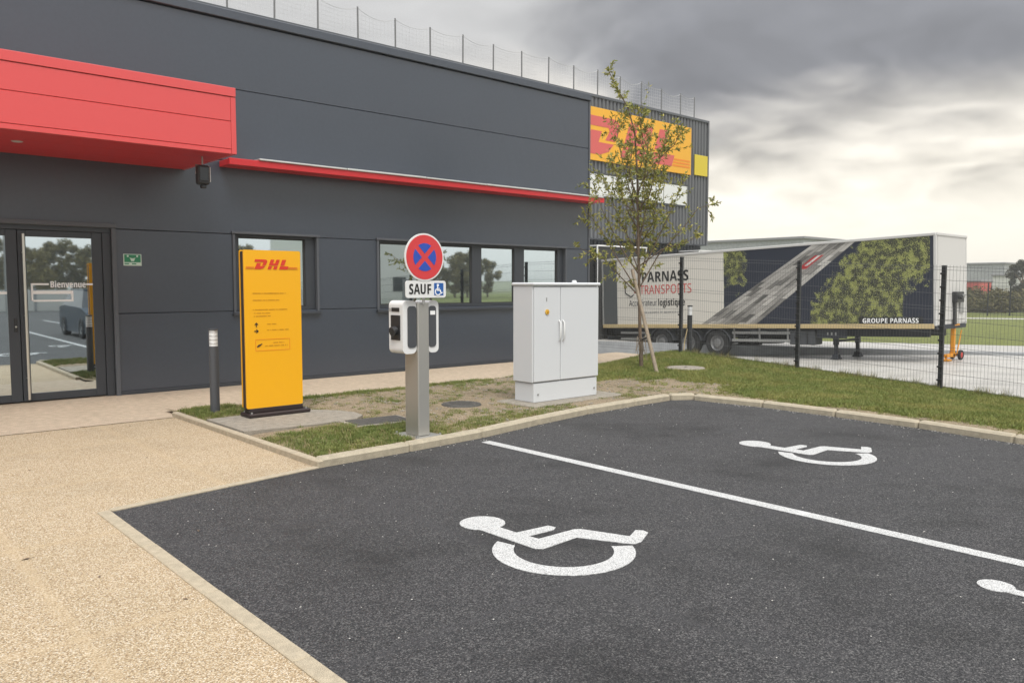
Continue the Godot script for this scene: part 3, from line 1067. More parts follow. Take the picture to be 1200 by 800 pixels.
func make_warehouse() -> void:
	var N0 := 24.2
	var o := thing("warehouse", "tall ribbed grey warehouse with a loading dock behind the office", "building", P(20, -1.4, N0))
	var b := base_of(o)
	part("cladding", corrugated(4.0, 35.0, 3.72, 9.9, N0, 0.25, 0.065), M.cladding, o, -b)
	part("lower_cladding", corrugated(4.0, 34.6, -1.5, 3.71, N0 + 0.25, 0.25, 0.045), M.cladding_dark, o, -b)
	span("wall_core", 4.0, 34.97, -1.5, 9.88, N0 + 0.32, 60.0, M.cladding_dark, o, 0.0)
	span("soffit_trim", 4.0, 35.0, 3.66, 3.715, N0 - 0.02, N0 + 0.31, M.frame_dark, o)
	span("roof_trim", 4.0, 35.06, 9.88, 9.99, N0 - 0.05, N0 + 0.34, M.trim_grey, o)
	span("corner_trim", 34.98, 35.08, 3.7, 9.879, N0 - 0.04, N0 + 0.3, M.cladding, o)
	# strip of pale translucent windows
	var w := Node3D.new()
	w.name = "window_strip"
	o.add_child(w, true)
	span("frame", 21.9, 33.36, 5.53, 5.6, N0 - 0.03, N0 + 0.03, M.frame_dark, w)
	span("frame", 21.9, 33.36, 6.56, 6.63, N0 - 0.03, N0 + 0.03, M.frame_dark, w)
	var x := 22.0
	while x < 33.2:
		span("pane", x + 0.02, x + 1.86, 5.605, 6.555, N0 - 0.012, N0 + 0.02, M.polycarbonate, w, 0.003)
		span("mullion", x + 1.86, x + 1.90, 5.601, 6.559, N0 - 0.028, N0 + 0.03, M.galvanised, w)
		x += 1.88
	# shop sign with lettering in two-piece slanted capitals
	var s := thing("wall_sign", "big yellow sign with slanted red capitals on the ribbed warehouse wall", "sign", P(28.5, 7.12, N0))
	span("board", 23.2, 33.48, 7.12, 9.43, N0 - 0.09, N0 - 0.03, M.sign_yellow, s, 0.01)
	for k in 6:
		span("mount", 23.9 + k * 1.8, 24.0 + k * 1.8, 7.3, 9.2, N0 - 0.029, N0 + 0.05, M.galvanised, s)
	logo(s, P(25.6, 7.40, N0 - 0.092) - base_of(s), 1.80, 1.64, 2.3, 1.35, M.sign_logo_red, M.stripe_red, 0.008)
	var y := thing("yellow_panel", "plain yellow square panel at the warehouse corner", "panel", P(34.37, 7.17, N0))
	span("board", 33.83, 34.92, 7.17, 8.19, N0 - 0.07, N0 - 0.02, M.square_yellow, y, 0.008)
	span("mount", 34.0, 34.1, 7.3, 8.0, N0 - 0.019, N0 + 0.05, M.galvanised, y)
	# dock shelters
	for k in 2:
		var x0 := 25.55 + k * 7.4
		var x1 := x0 + 3.35
		var d := thing("dock_shelter", ["black loading dock shelter with white edges round the trailer's rear", "black loading dock shelter with white edges beyond the trailer"][k], "dock shelter", P(x0 + 1.6, -1.3, 23.6), 0.0, "dock shelters on the warehouse wall")
		span("side_curtain", x0, x0 + 0.55, -1.2, 3.3, 23.2, N0 + 0.24, M.seal_black, d)
		span("side_curtain", x1 - 0.55, x1, -1.2, 3.3, 23.2, N0 + 0.24, M.seal_black, d)
		span("head_curtain", x0 + 0.551, x1 - 0.551, 2.35, 3.3, 23.2, N0 + 0.24, M.seal_black, d)
		span("edge_strip", x0 - 0.02, x0 + 0.045, -0.9, 3.36, 23.15, 23.199, M.white_plastic, d)
		span("edge_strip", x1 - 0.045, x1 + 0.02, -0.9, 3.36, 23.15, 23.199, M.white_plastic, d)
		span("edge_strip", x0 + 0.046, x1 - 0.046, 3.3, 3.36, 23.15, N0 + 0.24, M.white_plastic, d)
		span("dock_door", x0 + 0.3, x1 - 0.3, -0.2, 2.9, N0 + 0.1, N0 + 0.22, M.cladding, d)
	# guard rail net on the roof
	var r := thing("roof_safety_net", "white safety net on thin posts along the warehouse roof", "safety net", P(20, 9.9, 24.7))
	var px := 8.7
	var tops := []
	while px < 34.4:
		var hh := 1.33 + rng.randf_range(-0.05, 0.05)
		tops.append([px, hh])
		part("post", bar(P(px, 9.8, 24.7), P(px + rng.randf_range(-0.02, 0.02), 9.9 + hh, 24.7), 0.03, 6), M.net_post, r, -base_of(r))
		px += 1.54
	tops.append([34.5, 1.3])
	part("post", bar(P(34.5, 9.8, 24.7), P(34.5, 11.2, 24.7), 0.03, 6), M.net_post, r, -base_of(r))
	for i in tops.size() - 1:
		var st := new_st()
		var x0: float = tops[i][0]
		var x1: float = tops[i + 1][0]
		var sag := rng.randf_range(0.08, 0.2)
		var top := func(u: float) -> float: return 9.9 + lerpf(tops[i][1], tops[i + 1][1], u) - 0.04 - sag * 4.0 * u * (1.0 - u)
		var prev := Vector3.ZERO
		for k in 11:
			var u := k / 10.0
			var v := P(lerpf(x0, x1, u), top.call(u), 24.7)
			if k > 0:
				add_tube(st, [prev, v], [0.008, 0.008], 3)
				if k < 10:
					add_tube(st, [v, P(v.x + 0.02 * sin(k * 3.0 + i), 9.85, 24.7)], [0.0026, 0.0026], 3)
			prev = v
		for k in 8:
			var yy := 9.95 + k * 0.15
			var b0 := P(x0, yy, 24.7)
			var b1 := P((x0 + x1) / 2, minf(yy - sag * 0.5 * (k / 8.0), top.call(0.5)), 24.7)
			add_tube(st, [b0, b1, P(x1, yy, 24.7)], [0.0026, 0.0026, 0.0026], 3)
		part("net_panel", done(st), M.net_white, r, -base_of(r))

# ------------------------------------------------------------------ far surroundings
func far_block(label: String, x0: float, x1: float, h: float, n0: float, n1: float, m: Material, called := "far_building", bands := 0) -> void:
	var o := thing(called, label, "building", P((x0 + x1) / 2, YARD, (n0 + n1) / 2))
	span("wall", x0, x1, YARD, h, n0, n1, m, o, 0.02)
	span("roof", x0 - 0.2, x1 + 0.2, h + 0.002, h + 0.35, n0 - 0.2, n1 + 0.2, M.far_roof, o, 0.05)
	for k in bands:
		var y := YARD + 1.2 + k * 2.8
		var x := x0 + 1.0
		while x + 1.6 < x1:
			span("window", x, x + 1.3, y, y + 1.2, n0 - 0.04, n0 + 0.05, M.car_glass, o)
			x += 2.6
		var n := n0 + 1.0
		while n + 1.6 < n1:
			span("window", x0 - 0.04, x0 + 0.05, y, y + 1.2, n, n + 1.3, M.car_glass, o)
			n += 2.6

func leafy_mesh(sd: int, count: int, rx: float, ry: float, leaf: float, cols: Array, cy: float) -> ArrayMesh:
	var r := RandomNumberGenerator.new()
	r.seed = sd
	var blobs := []
	for i in 26:
		var a := r.randf() * TAU
		var h := r.randf_range(-0.85, 0.95)
		var w := sqrt(maxf(0.0, 1.0 - h * h * 0.8)) * sqrt(r.randf())
		blobs.append([Vector3(cos(a) * w * rx, h * ry, sin(a) * w * rx), r.randf_range(0.18, 0.38) * rx, r.randf()])
	var st := new_st()
	for i in count:
		var bl = blobs[r.randi() % blobs.size()]
		var d := Vector3(r.randfn(), r.randfn(), r.randfn()).normalized() * pow(r.randf(), 0.4)
		var p: Vector3 = bl[0] + d * bl[1] + Vector3(0, cy, 0)
		var u := Vector3(r.randfn(), r.randfn() * 0.6, r.randfn()).normalized()
		var v := u.cross(Vector3(r.randfn(), r.randfn(), r.randfn())).normalized()
		var l := leaf * r.randf_range(0.6, 1.3)
		var c: Color = (cols[0] as Color).lerp(cols[1], clampf(bl[2] * 0.6 + r.randf() * 0.5, 0, 1))
		st.set_color(c)
		st.add_vertex(p - u * l)
		st.set_color(c)
		st.add_vertex(p + v * l * 0.45)
		st.set_color(c)
		st.add_vertex(p + u * l)
		st.set_color(c)
		st.add_vertex(p - u * l)
		st.set_color(c)
		st.add_vertex(p + u * l)
		st.set_color(c)
		st.add_vertex(p - v * l * 0.45)
	return done(st)

func broad_tree(label: String, at: Vector3, s: float, variant: int, cols: Array, group: String) -> void:
	var o := thing("broadleaf_tree", label, "tree", at, variant * 1.7, group)
	var key := "tree%d%s" % [variant, cols[0]]
	if not cache.has(key):
		cache[key] = leafy_mesh(300 + variant, 3600, 2.3, 3.1, 0.24, cols, 3.9)
	var st := new_st()
	add_tube(st, [Vector3(0, -0.3, 0), Vector3(0.05, 1.2, 0), Vector3(0, 3.0, 0.1), Vector3(0.1, 5.2, 0)], [0.2, 0.16, 0.12, 0.04], 7)
	for k in 6:
		var a := k * 1.1 + variant
		add_tube(st, [Vector3(0, 1.6 + k * 0.4, 0.05), Vector3(cos(a) * 0.7, 2.5 + k * 0.42, sin(a) * 0.7), Vector3(cos(a) * 1.5, 3.5 + k * 0.4, sin(a) * 1.5)], [0.07, 0.05, 0.02], 5)
	part("trunk", done(st), M.bark, o)
	part("crown", cache[key], M.far_leaf, o)
	o.scale = Vector3.ONE * s

func make_background() -> void:
	far_block("long grey industrial hall with a flat roof beyond the trailer", 93, 135, 7.4, 50, 95, M.far_grey, "industrial_hall")
	var p := pix(1155, 320, 150.0)
	far_block("grey box-shaped hall beyond the hedge", p.x - 1.0, p.x + 14.0, 5.6, -p.z - 3.5, -p.z + 3.0, M.far_grey, "industrial_hall", 1)
	p = pix(1145, 325, 120.0)
	far_block("small red container-like shed beyond the hedge", p.x - 1.0, p.x + 4.0, 2.2, -p.z - 0.8, -p.z + 2.0, M.far_red, "shed")
	p = pix(1190, 320, 130.0)
	far_block("pale low house with grey roof beyond the hedge", p.x - 2.0, p.x + 10.0, 3.2, -p.z - 2.6, -p.z + 2.6, M.far_pale, "far_house", 1)
	# low ridge on the horizon
	var st := new_st()
	var prev := []
	for k in 61:
		var a := lerpf(-0.9, 1.9, k / 60.0)
		var d := 600.0
		var hh := 5.0 + 3.5 * hn.get_noise_1d(k * 0.35) + 1.5 * hn.get_noise_1d(k * 1.7)
		var q0 := P(cos(a) * d, -3.0, sin(a) * d)
		var q1 := P(cos(a) * (d + 60.0), hh, sin(a) * (d + 60.0))
		if k > 0:
			quad_out(st, prev[0], q0, q1, prev[1], P(0, -4000, 0))
		prev = [q0, q1]
	ground_piece("hills", done(st), M.field_grass)
	# hedges of brownish scrub behind the field, one bush at a time
	var cols := [Color(.07, .075, .025), Color(.17, .14, .06)]
	var bush := [leafy_mesh(401, 900, 1.5, 0.9, 0.16, cols, 0.7), leafy_mesh(402, 900, 1.7, 1.0, 0.16, cols, 0.8)]
	for k in 26:
		var px := lerpf(1118.0, 1235.0, k / 25.0)
		var at := pix(px + rng.randf_range(-2, 2), 340, 74.0 + rng.randf_range(-5.0, 5.0))
		at.y = YARD + 0.05
		var o := thing("scrub_bush", "brownish scrub bush in the hedge across the field", "bush", at, rng.randf() * TAU, "bushes of the hedge across the field")
		part("foliage", bush[k % 2], M.far_leaf, o)
		part("stem", bar(Vector3(0, -0.1, 0), Vector3(0, 0.9, 0), 0.05, 5), M.bark, o)
		o.scale = Vector3.ONE * rng.randf_range(0.8, 1.25)
	# tall mesh fence across the field
	var fo := thing("field_fence", "dark mesh fence across the field in front of the scrub hedge", "fence", P(44, YARD, 8))
	var a := pix(1080, 340, 62.0)
	var b := pix(1290, 340, 62.0)
	for k in 9:
		var q := a.lerp(b, k / 8.0)
		q.y = YARD
		var q2 := a.lerp(b, (k + 1) / 8.0)
		q2.y = YARD
		part("post", bar(q, q + Vector3(0, 2.6, 0), 0.05, 6), M.fence_dark, fo, -base_of(fo))
		if k < 8:
			st = new_st()
			for j in 12:
				add_tube(st, [q + Vector3(0, 0.15 + j * 0.2, 0), q2 + Vector3(0, 0.15 + j * 0.2, 0)], [0.008, 0.008], 3)
			for j in 24:
				var v := q.lerp(q2, j / 24.0)
				add_tube(st, [v, v + Vector3(0, 2.4, 0)], [0.006, 0.006], 3)
			part("mesh_panel", done(st), M.fence_dark, fo, -base_of(fo))
	p = pix(1199, 335, 95.0)
	broad_tree("dark bare-looking tree beside the pale low house", P(p.x, YARD, -p.z), 0.75, 1, [Color(.035, .04, .025), Color(.07, .07, .04)], "")

# ------------------------------------------------------------------ trailer
func trailer_print() -> ImageTexture:
	var w := 1640
	var h := 330
	var im := Image.create(w, h, false, Image.FORMAT_RGB8)
	var leafn := noise(0.085, 81, FastNoiseLite.TYPE_CELLULAR, 1)
	leafn.cellular_return_type = FastNoiseLite.RETURN_CELL_VALUE
	var big := noise(0.022, 82, FastNoiseLite.TYPE_SIMPLEX_SMOOTH, 3)
	var fine := noise(0.16, 83, FastNoiseLite.TYPE_SIMPLEX, 2)
	var board := noise(0.9, 84, FastNoiseLite.TYPE_VALUE, 1)
	for j in h:
		var v := 1.0 - (j + 0.5) / h
		for i in w:
			var s := 13.6 * (1.0 - (i + 0.5) / w)       # distance from the trailer's front; image runs rear to front
			var c := Color(.018, .023, .038)
			var bn := big.get_noise_2d(i, j)
			var fnn := fine.get_noise_2d(i, j)
			if s > 12.75:
				c = Color(.085, .092, .095)
			elif s > 7.5:
				c = Color(.64, .61, .545)
			else:
				var in_f := -1.0
				if s > 6.35:
					in_f = minf((v - 0.5 - 0.12 * absf(s - 6.95)) * 5.0, 1.0)
					in_f = minf(in_f, (s - 6.55) * 5.0)
				elif s < 4.05 and s > 0.16:
					var top := 1.4
					if s > 3.0:
						top = lerpf(0.72, 0.25, (s - 3.0) / 1.05)
					elif s > 2.2:
						top = lerpf(1.05, 0.72, (s - 2.2) / 0.8)
					var bot := -0.3
					if s < 0.97:
						bot = lerpf(0.5, 0.36, (s - 0.16) / 0.8)
					in_f = minf(minf((top - v) * 5.0, (v - bot) * 5.0), 1.0)
				if in_f + bn * 1.0 + fnn * 0.5 - 0.15 > 0.12:
					var lv := leafn.get_noise_2d(i, j) * 0.5 + 0.5
					var t := clampf(lv * 0.8 + bn * 1.5 + fnn * 0.7 - 0.12, 0.0, 1.0)
					c = Color(.022, .026, .016).lerp(Color(.25, .27, .075), t)
					if fnn > 0.35:
						c = c.lerp(Color(.46, .45, .20), 0.45)
			var sl := lerpf(8.54, 3.96, v)
			var sr := lerpf(6.16, 2.45, v)
			if s < sl and s > sr:
				var t := (s - sr) / (sl - sr)
				var kb := int(t * 9.0)
				var along := v * 9.0 + kb * 1.37
				var bt := board.get_noise_2d(floor(along) * 7.0, kb * 5.0)
				var gr := fine.get_noise_2d(t * 260.0, v * 14.0)
				var l := maxf(0.06, 0.31 + 0.25 * bt + 0.12 * gr + 0.05 * fnn)
				if fposmod(t * 9.0, 1.0) < 0.09:
					l *= 0.45
				c = Color(l * 1.05, l, l * 0.92)
				if v > 0.70 and v < 0.86 and t > 0.36 and t < 0.56:
					c = Color(.40, .03, .035)
					if t > 0.42 and t < 0.49 and v > 0.74:
						c = Color(.6, .58, .55)
			im.set_pixel(i, j, c.linear_to_srgb())
	im.generate_mipmaps()
	return ImageTexture.create_from_image(im)

func wheel_meshes() -> Array:
	# axis along y before turning
	var tyre := lathe([[0.30, -0.14], [0.44, -0.15], [0.495, -0.13], [0.51, -0.09], [0.51, 0.09], [0.495, 0.13], [0.44, 0.15], [0.30, 0.14]], 28)
	var rim := lathe([[0.30, 0.13], [0.285, 0.10], [0.25, 0.05], [0.17, 0.06], [0.15, 0.13], [0.09, 0.15], [0.0, 0.15]], 24)
	return [tyre, rim]

func make_trailer() -> void:
	var t := thing("semi_trailer", "parked white semi-trailer with foliage and timber print backed into the dock", "trailer", P(25.86, YARD, 9.48))
	t.rotation.x = -SLOPE
	var L := 13.6
	# local axes: x across, y up, -z to the rear
	var side := mat("trailer_print", Color.WHITE, 0.42)
	side.albedo_texture = trailer_print()
	var body := Node3D.new()
	body.name = "box_body"
	t.add_child(body)
	part("box_shell", bbox(Vector3(2.48, 2.80, L - 0.02), 0.02), M.trailer_white, body, Vector3(1.26, 2.56, -L / 2))
	# printed side sheet, a thin skin with its own uv
	var st := SurfaceTool.new()
	st.begin(Mesh.PRIMITIVE_TRIANGLES)
	st.set_normal(Vector3(-1, 0, 0))
	var y0 := 1.20
	var y1 := 3.93
	var cs := [[Vector3(0, y0, -L + 0.02), Vector2(0, 1)], [Vector3(0, y1, -L + 0.02), Vector2(0, 0)], [Vector3(0, y1, -0.02), Vector2(1, 0)], [Vector3(0, y0, -0.02), Vector2(1, 1)]]
	for k in [0, 1, 2, 0, 2, 3]:
		st.set_uv(cs[k][1])
		st.add_vertex(cs[k][0])
	var sh := part("printed_side", st.commit(), side, body)
	sh.position.x = 0.006
	sh.set_meta("label", "side printed with foliage, grey timber and white lettered area")
	part("corner_post", bbox(Vector3(0.10, 2.84, 0.10), 0.02), M.trailer_white, body, Vector3(0.04, 2.57, -0.03))
	part("corner_post", bbox(Vector3(0.10, 2.84, 0.10), 0.02), M.trailer_white, body, Vector3(2.47, 2.57, -0.03))
	part("rear_post", bbox(Vector3(0.07, 2.80, 0.10), 0.015), M.galvanised, body, Vector3(0.03, 2.56, -L + 0.05))
	part("roof_rail", bbox(Vector3(0.07, 0.09, L), 0.015), M.trailer_white, body, Vector3(0.015, 3.955, -L / 2))
	part("roof_rail", bbox(Vector3(2.5, 0.09, 0.06), 0.015), M.trailer_white, body, Vector3(1.25, 3.955, 0.015))
	part("side_rail", bbox(Vector3(0.05, 0.15, L - 0.1), 0.01), M.rail_ochre, body, Vector3(-0.005, 1.14, -L / 2))
	# lettering on the white part (reads towards the front)
	var tz := -PI / 2
	words("PARNASS", 0.40, M.sign_black, body, Vector3(-0.001, 3.13, -10.24), tz, 2.30, 900)
	words("TRANSPORTS", 0.36, M.far_red, body, Vector3(-0.001, 2.62, -10.22), tz, 2.55, 400)
	words("Accélérateur", 0.24, M.grey_plastic, body, Vector3(-0.001, 2.09, -11.35), tz, 1.45, 400)
	words("logistique", 0.26, M.sign_black, body, Vector3(-0.001, 2.09, -9.92), tz, 1.30, 800)
	words("GROUPE PARNASS", 0.15, M.white_print, body, Vector3(-0.004, 1.32, -1.38), tz, 1.75, 800)
	part("name_band", bbox(Vector3(0.004, 0.22, 2.0), 0.001), M.sign_black, body, Vector3(0.0025, 1.325, -1.38))
	var em := new_st()
	var hexa := [Vector2(0, .36), Vector2(-.30, .2), Vector2(-.30, -.2), Vector2(0, -.36), Vector2(.14, -.28)]
	for k in hexa.size() - 1:
		add_tube(em, [Vector3(0, hexa[k].y, hexa[k].x), Vector3(0, hexa[k + 1].y, hexa[k + 1].x)], [0.022, 0.022], 4)
	part("emblem_outline", done(em), M.sign_black, body, Vector3(0.0, 2.72, -11.98))
	em = new_st()
	for k in 10:
		var aa := lerpf(-1.6, 2.6, k / 10.0)
		var ab := lerpf(-1.6, 2.6, (k + 1) / 10.0)
		add_tube(em, [Vector3(0, sin(aa) * .2, cos(aa) * .13), Vector3(0, sin(ab) * .2, cos(ab) * .13)], [0.02, 0.02], 4)
	part("emblem_curl", done(em), M.far_red, body, Vector3(0.0, 2.72, -11.8))
	st = new_st()
	var z := -11.3
	while z < -9.4:
		var wd := rng.randf_range(0.03, 0.09)
		add_bevel_box(st, Vector3(0.0, 1.70 + rng.randf_range(-.006, .006), z), Vector3(0.004, 0.055, wd), 0.0)
		z += wd + rng.randf_range(0.02, 0.06)
	part("small_print", done(st), M.galvanised, body)
	# front bulkhead fittings
	part("front_panel", bbox(Vector3(2.26, 2.6, 0.02), 0.006), M.trailer_white, body, Vector3(1.26, 2.62, 0.004))
	part("lower_beam", bbox(Vector3(2.46, 0.14, 0.12), 0.02), M.chassis_dark, body, Vector3(1.26, 1.10, -0.05))
	var cx := part("connector_box", bbox(Vector3(0.62, 0.34, 0.16), 0.02), M.black_plastic, body, Vector3(1.55, 2.02, 0.09))
	cx.set_meta("label", "black connector box on the white front wall")
	part("coupling", bar(Vector3(1.38, 2.02, 0.16), Vector3(1.38, 2.02, 0.27), 0.07, 12), M.seal_black, body)
	part("coupling", bar(Vector3(1.66, 2.05, 0.16), Vector3(1.66, 2.05, 0.25), 0.06, 12), M.galvanised, body)
	part("cable_conduit", bbox(Vector3(0.15, 0.75, 0.08), 0.01), M.black_plastic, body, Vector3(1.38, 1.52, 0.05))
	part("document_box", bbox(Vector3(0.32, 0.42, 0.05), 0.01), M.galvanised, body, Vector3(2.0, 1.72, 0.035))
	# chassis
	for x in [0.62, 1.88]:
		part("chassis_beam", bbox(Vector3(0.14, 0.34, L - 0.6), 0.01), M.chassis_dark, t, Vector3(x, 0.95, -L / 2 - 0.1))
	z = -0.8
	while z > -13.3:
		part("cross_member", bbox(Vector3(2.36, 0.10, 0.08), 0.005), M.chassis_dark, t, Vector3(1.26, 1.075, z))
		z -= 0.78
	# axles and wheels with mudguards
	var wm := wheel_meshes()
	for s in [7.85, 9.16, 10.47]:
		part("axle", bar(Vector3(0.3, 0.51, -s), Vector3(2.22, 0.51, -s), 0.07, 10), M.chassis_dark, t)
		for q in [[0.19, 1.0], [2.33, -1.0]]:
			var w := Node3D.new()
			w.name = "wheel"
			t.add_child(w, true)
			w.position = Vector3(q[0], 0.51, -s)
			w.rotation.z = PI / 2 * q[1]
			part("tyre", wm[0], M.tyre, w)
			part("rim", wm[1], M.rim_metal, w)
			for k in 8:
				var a := TAU * k / 8
				part("wheel_nut", bar(Vector3(cos(a) * 0.13, 0.12, sin(a) * 0.13), Vector3(cos(a) * 0.13, 0.155, sin(a) * 0.13), 0.018, 6), M.galvanised, w)
		for x in [0.19, 2.33]:
			var ms := new_st()
			for k in 9:
				var a0 := lerpf(0.12, PI - 0.12, k / 9.0)
				var a1 := lerpf(0.12, PI - 0.12, (k + 1) / 9.0)
				var p0 := Vector3(x, 0.51 + sin(a0) * 0.58, -s + cos(a0) * 0.60)
				var p1 := Vector3(x, 0.51 + sin(a1) * 0.58, -s + cos(a1) * 0.60)
				var wv := Vector3(0.17, 0, 0)
				quad_out(ms, p0 - wv, p1 - wv, p1 + wv, p0 + wv, Vector3(x, 0.51, -s))
				quad_out(ms, p0 - wv, p1 - wv, p1 * 1.0 - wv - Vector3(0, 0.05, 0), p0 - wv - Vector3(0, 0.05, 0), Vector3(x + 5.0, 0.5, -s))
			part("mudguard", done(ms), M.grey_plastic, t)
	# side guards, tool box, spare wheel, tank
	for y in [0.62, 0.90]:
		part("side_guard", bbox(Vector3(0.03, 0.10, 2.35), 0.008), M.galvanised, t, Vector3(0.10, y, -6.05))
	for z2 in [-4.98, -6.1, -7.15]:
		part("guard_bracket", bbox(Vector3(0.05, 0.55, 0.06), 0.005), M.galvanised, t, Vector3(0.145, 0.83, z2))
	for y in [0.60, 0.86]:
		part("side_guard", bbox(Vector3(0.03, 0.09, 1.5), 0.008), M.galvanised, t, Vector3(0.10, y, -11.9))
	var tb := part("tool_box", bbox(Vector3(0.55, 0.50, 0.95), 0.03), M.grey_plastic, t, Vector3(0.40, 0.74, -4.45))
	part("tool_box_rib", bbox(Vector3(0.02, 0.42, 0.05), 0.005), M.black_plastic, tb, Vector3(-0.28, 0, 0.2))
	part("tool_box_rib", bbox(Vector3(0.02, 0.42, 0.05), 0.005), M.black_plastic, tb, Vector3(-0.28, 0, -0.2))
	var sp := part("spare_wheel", wm[0], M.tyre, t, Vector3(1.3, 0.62, -6.3))
	part("spare_rim", wm[1], M.rim_metal, sp)
	part("air_tank", bar(Vector3(1.7, 0.72, -5.0), Vector3(1.7, 0.72, -5.9), 0.16, 14), M.chassis_dark, t)
	# landing legs
	for x in [0.42, 2.02]:
		var lg := Node3D.new()
		lg.name = "landing_leg"
		t.add_child(lg, true)
		lg.position = Vector3(x, 0, -3.36)
		part("leg_tube", bbox(Vector3(0.15, 0.62, 0.15), 0.01), M.chassis_dark, lg, Vector3(0, 0.80, 0))
		part("inner_tube", bbox(Vector3(0.11, 0.45, 0.11), 0.01), M.chassis_dark, lg, Vector3(0, 0.28, 0))
		part("foot", bbox(Vector3(0.32, 0.05, 0.26), 0.01), M.chassis_dark, lg, Vector3(0, 0.027, 0))
		part("foot_flare", prism(PackedVector2Array([Vector2(-0.13, 0.05), Vector2(0.13, 0.05), Vector2(0.07, 0.17), Vector2(-0.07, 0.17)]), -0.1, 0.1), M.chassis_dark, lg)
	part("leg_brace", bar(Vector3(0.42, 0.62, -3.36), Vector3(2.02, 0.62, -3.36), 0.04, 8), M.chassis_dark, t)
	var pl := part("marker_plate", bbox(Vector3(0.02, 0.30, 1.05), 0.004), M.chassis_dark, t, Vector3(0.12, 0.88, -3.36))
	for k in 3:
		part("marker_tab", bbox(Vector3(0.01, 0.10, 0.05), 0.002), M.galvanised, pl, Vector3(-0.014, 0.0, 0.14 - k * 0.14))
	part("rear_lamp_bar", bbox(Vector3(2.4, 0.14, 0.08), 0.01), M.chassis_dark, t, Vector3(1.26, 0.62, -13.35))
	# safety stand under the nose
	var sy := YARD
	var g := thing("trailer_safety_stand", "orange trailer safety stand on small wheels under the trailer's nose", "safety stand", P(27.55, sy, 9.62))
	part("post", bbox(Vector3(0.13, 1.02, 0.12), 0.012), M.stand_orange, g, Vector3(0, 0.60, 0))
	part("head_plate", bbox(Vector3(0.42, 0.05, 0.24), 0.01), M.stand_orange, g, Vector3(0, 1.135, 0))
	part("base_bar", bbox(Vector3(0.9, 0.10, 0.12), 0.01), M.stand_orange, g, Vector3(-0.1, 0.16, 0.0))
	part("foot", bbox(Vector3(0.24, 0.06, 0.30), 0.01), M.stand_orange, g, Vector3(-0.58, 0.03, 0.0))
	part("foot_strut", bbox(Vector3(0.06, 0.10, 0.06), 0.005), M.stand_orange, g, Vector3(-0.52, 0.10, 0.0))
	for q in [[0.25, 0.16], [0.48, -0.16]]:
		var w := Node3D.new()
		w.name = "wheel"
		g.add_child(w, true)
		w.position = Vector3(q[0], 0.16, q[1])
		w.rotation.x = PI / 2
		part("tyre", lathe([[0.10, -0.04], [0.15, -0.045], [0.16, -0.02], [0.16, 0.02], [0.15, 0.045], [0.10, 0.04]], 18), M.tyre, w)
		part("hub", lathe([[0.10, 0.035], [0.03, 0.05], [0.0, 0.05]], 14), M.stand_red, w)
		part("hub_back", lathe([[0.0, -0.04], [0.10, -0.035]], 14), M.stand_red, w)
	part("axle", bar(Vector3(0.25, 0.16, 0.16), Vector3(0.48, 0.16, -0.16), 0.02, 8), M.stand_red, g)
	part("push_handle", tube([Vector3(0.1, 0.2, 0.1), Vector3(0.34, 0.75, 0.1), Vector3(0.42, 0.95, 0.1)], [0.02, 0.02, 0.02], 8), M.stand_orange, g)

# ------------------------------------------------------------------ fence along the lawn
func make_mesh_fence() -> void:
	var f := thing("mesh_fence", "black rigid mesh fence with square posts between lawn and yard", "fence", P(13.75, 0, 6))
	var b := base_of(f)
	var nn := [12.55, 10.12, 7.48, 4.98, 2.45, -0.08, -2.6]
	var top := func(n: float) -> float: return lerpf(1.92, 2.2, clampf((n - 5.0) / 5.2, -0.6, 1.0))
	for i in nn.size():
		var n: float = nn[i]
		var y1: float = top.call(n)
		var y0 := y1 - 2.08
		part("post", bbox(Vector3(0.065, 2.08, 0.065), 0.006), M.fence_dark, f, P(13.78, (y0 + y1) / 2, n) - b)
		part("post_cap", bbox(Vector3(0.072, 0.012, 0.072), 0.003), M.black_plastic, f, P(13.78, y1 + 0.006, n) - b)
		for k in 9:
			part("clip", bbox(Vector3(0.02, 0.03, 0.085), 0.003), M.black_plastic, f, P(13.738, y1 - 0.12 - k * 0.215, n) - b)
	for i in nn.size() - 1:
		var st := new_st()
		var n0: float = nn[i]
		var n1: float = nn[i + 1]
		var c := int(absf(n1 - n0) / 0.05)
		var lo := 0.06
		var prof := []      # folds in the sheet
		var H := 1.93
		for k in 10:
			prof.append([k * H / 9.0, 0.0])
		for k in c + 1:
			var u := float(k) / c
			var n := lerpf(n0, n1, u)
			var yb: float = top.call(n) - 2.0 + lo
			var r := 0.0018
			add_tube(st, [P(13.735, yb, n), P(13.735, yb + H + 0.03, n)], [r, r], 4)
		for k in 10:
			var ys: float = k * H / 9.0
			add_tube(st, [P(13.728, top.call(n0) - 2.0 + lo + ys, n0), P(13.728, top.call(n1) - 2.0 + lo + ys, n1)], [0.0026, 0.0026], 4)
			if k in [0, 3, 6, 9]:
				add_tube(st, [P(13.70, top.call(n0) - 2.0 + lo + ys - 0.05, n0), P(13.70, top.call(n1) - 2.0 + lo + ys - 0.05, n1)], [0.0026, 0.0026], 4)
		part("mesh_panel", done(st), M.fence_wire, f, -b)

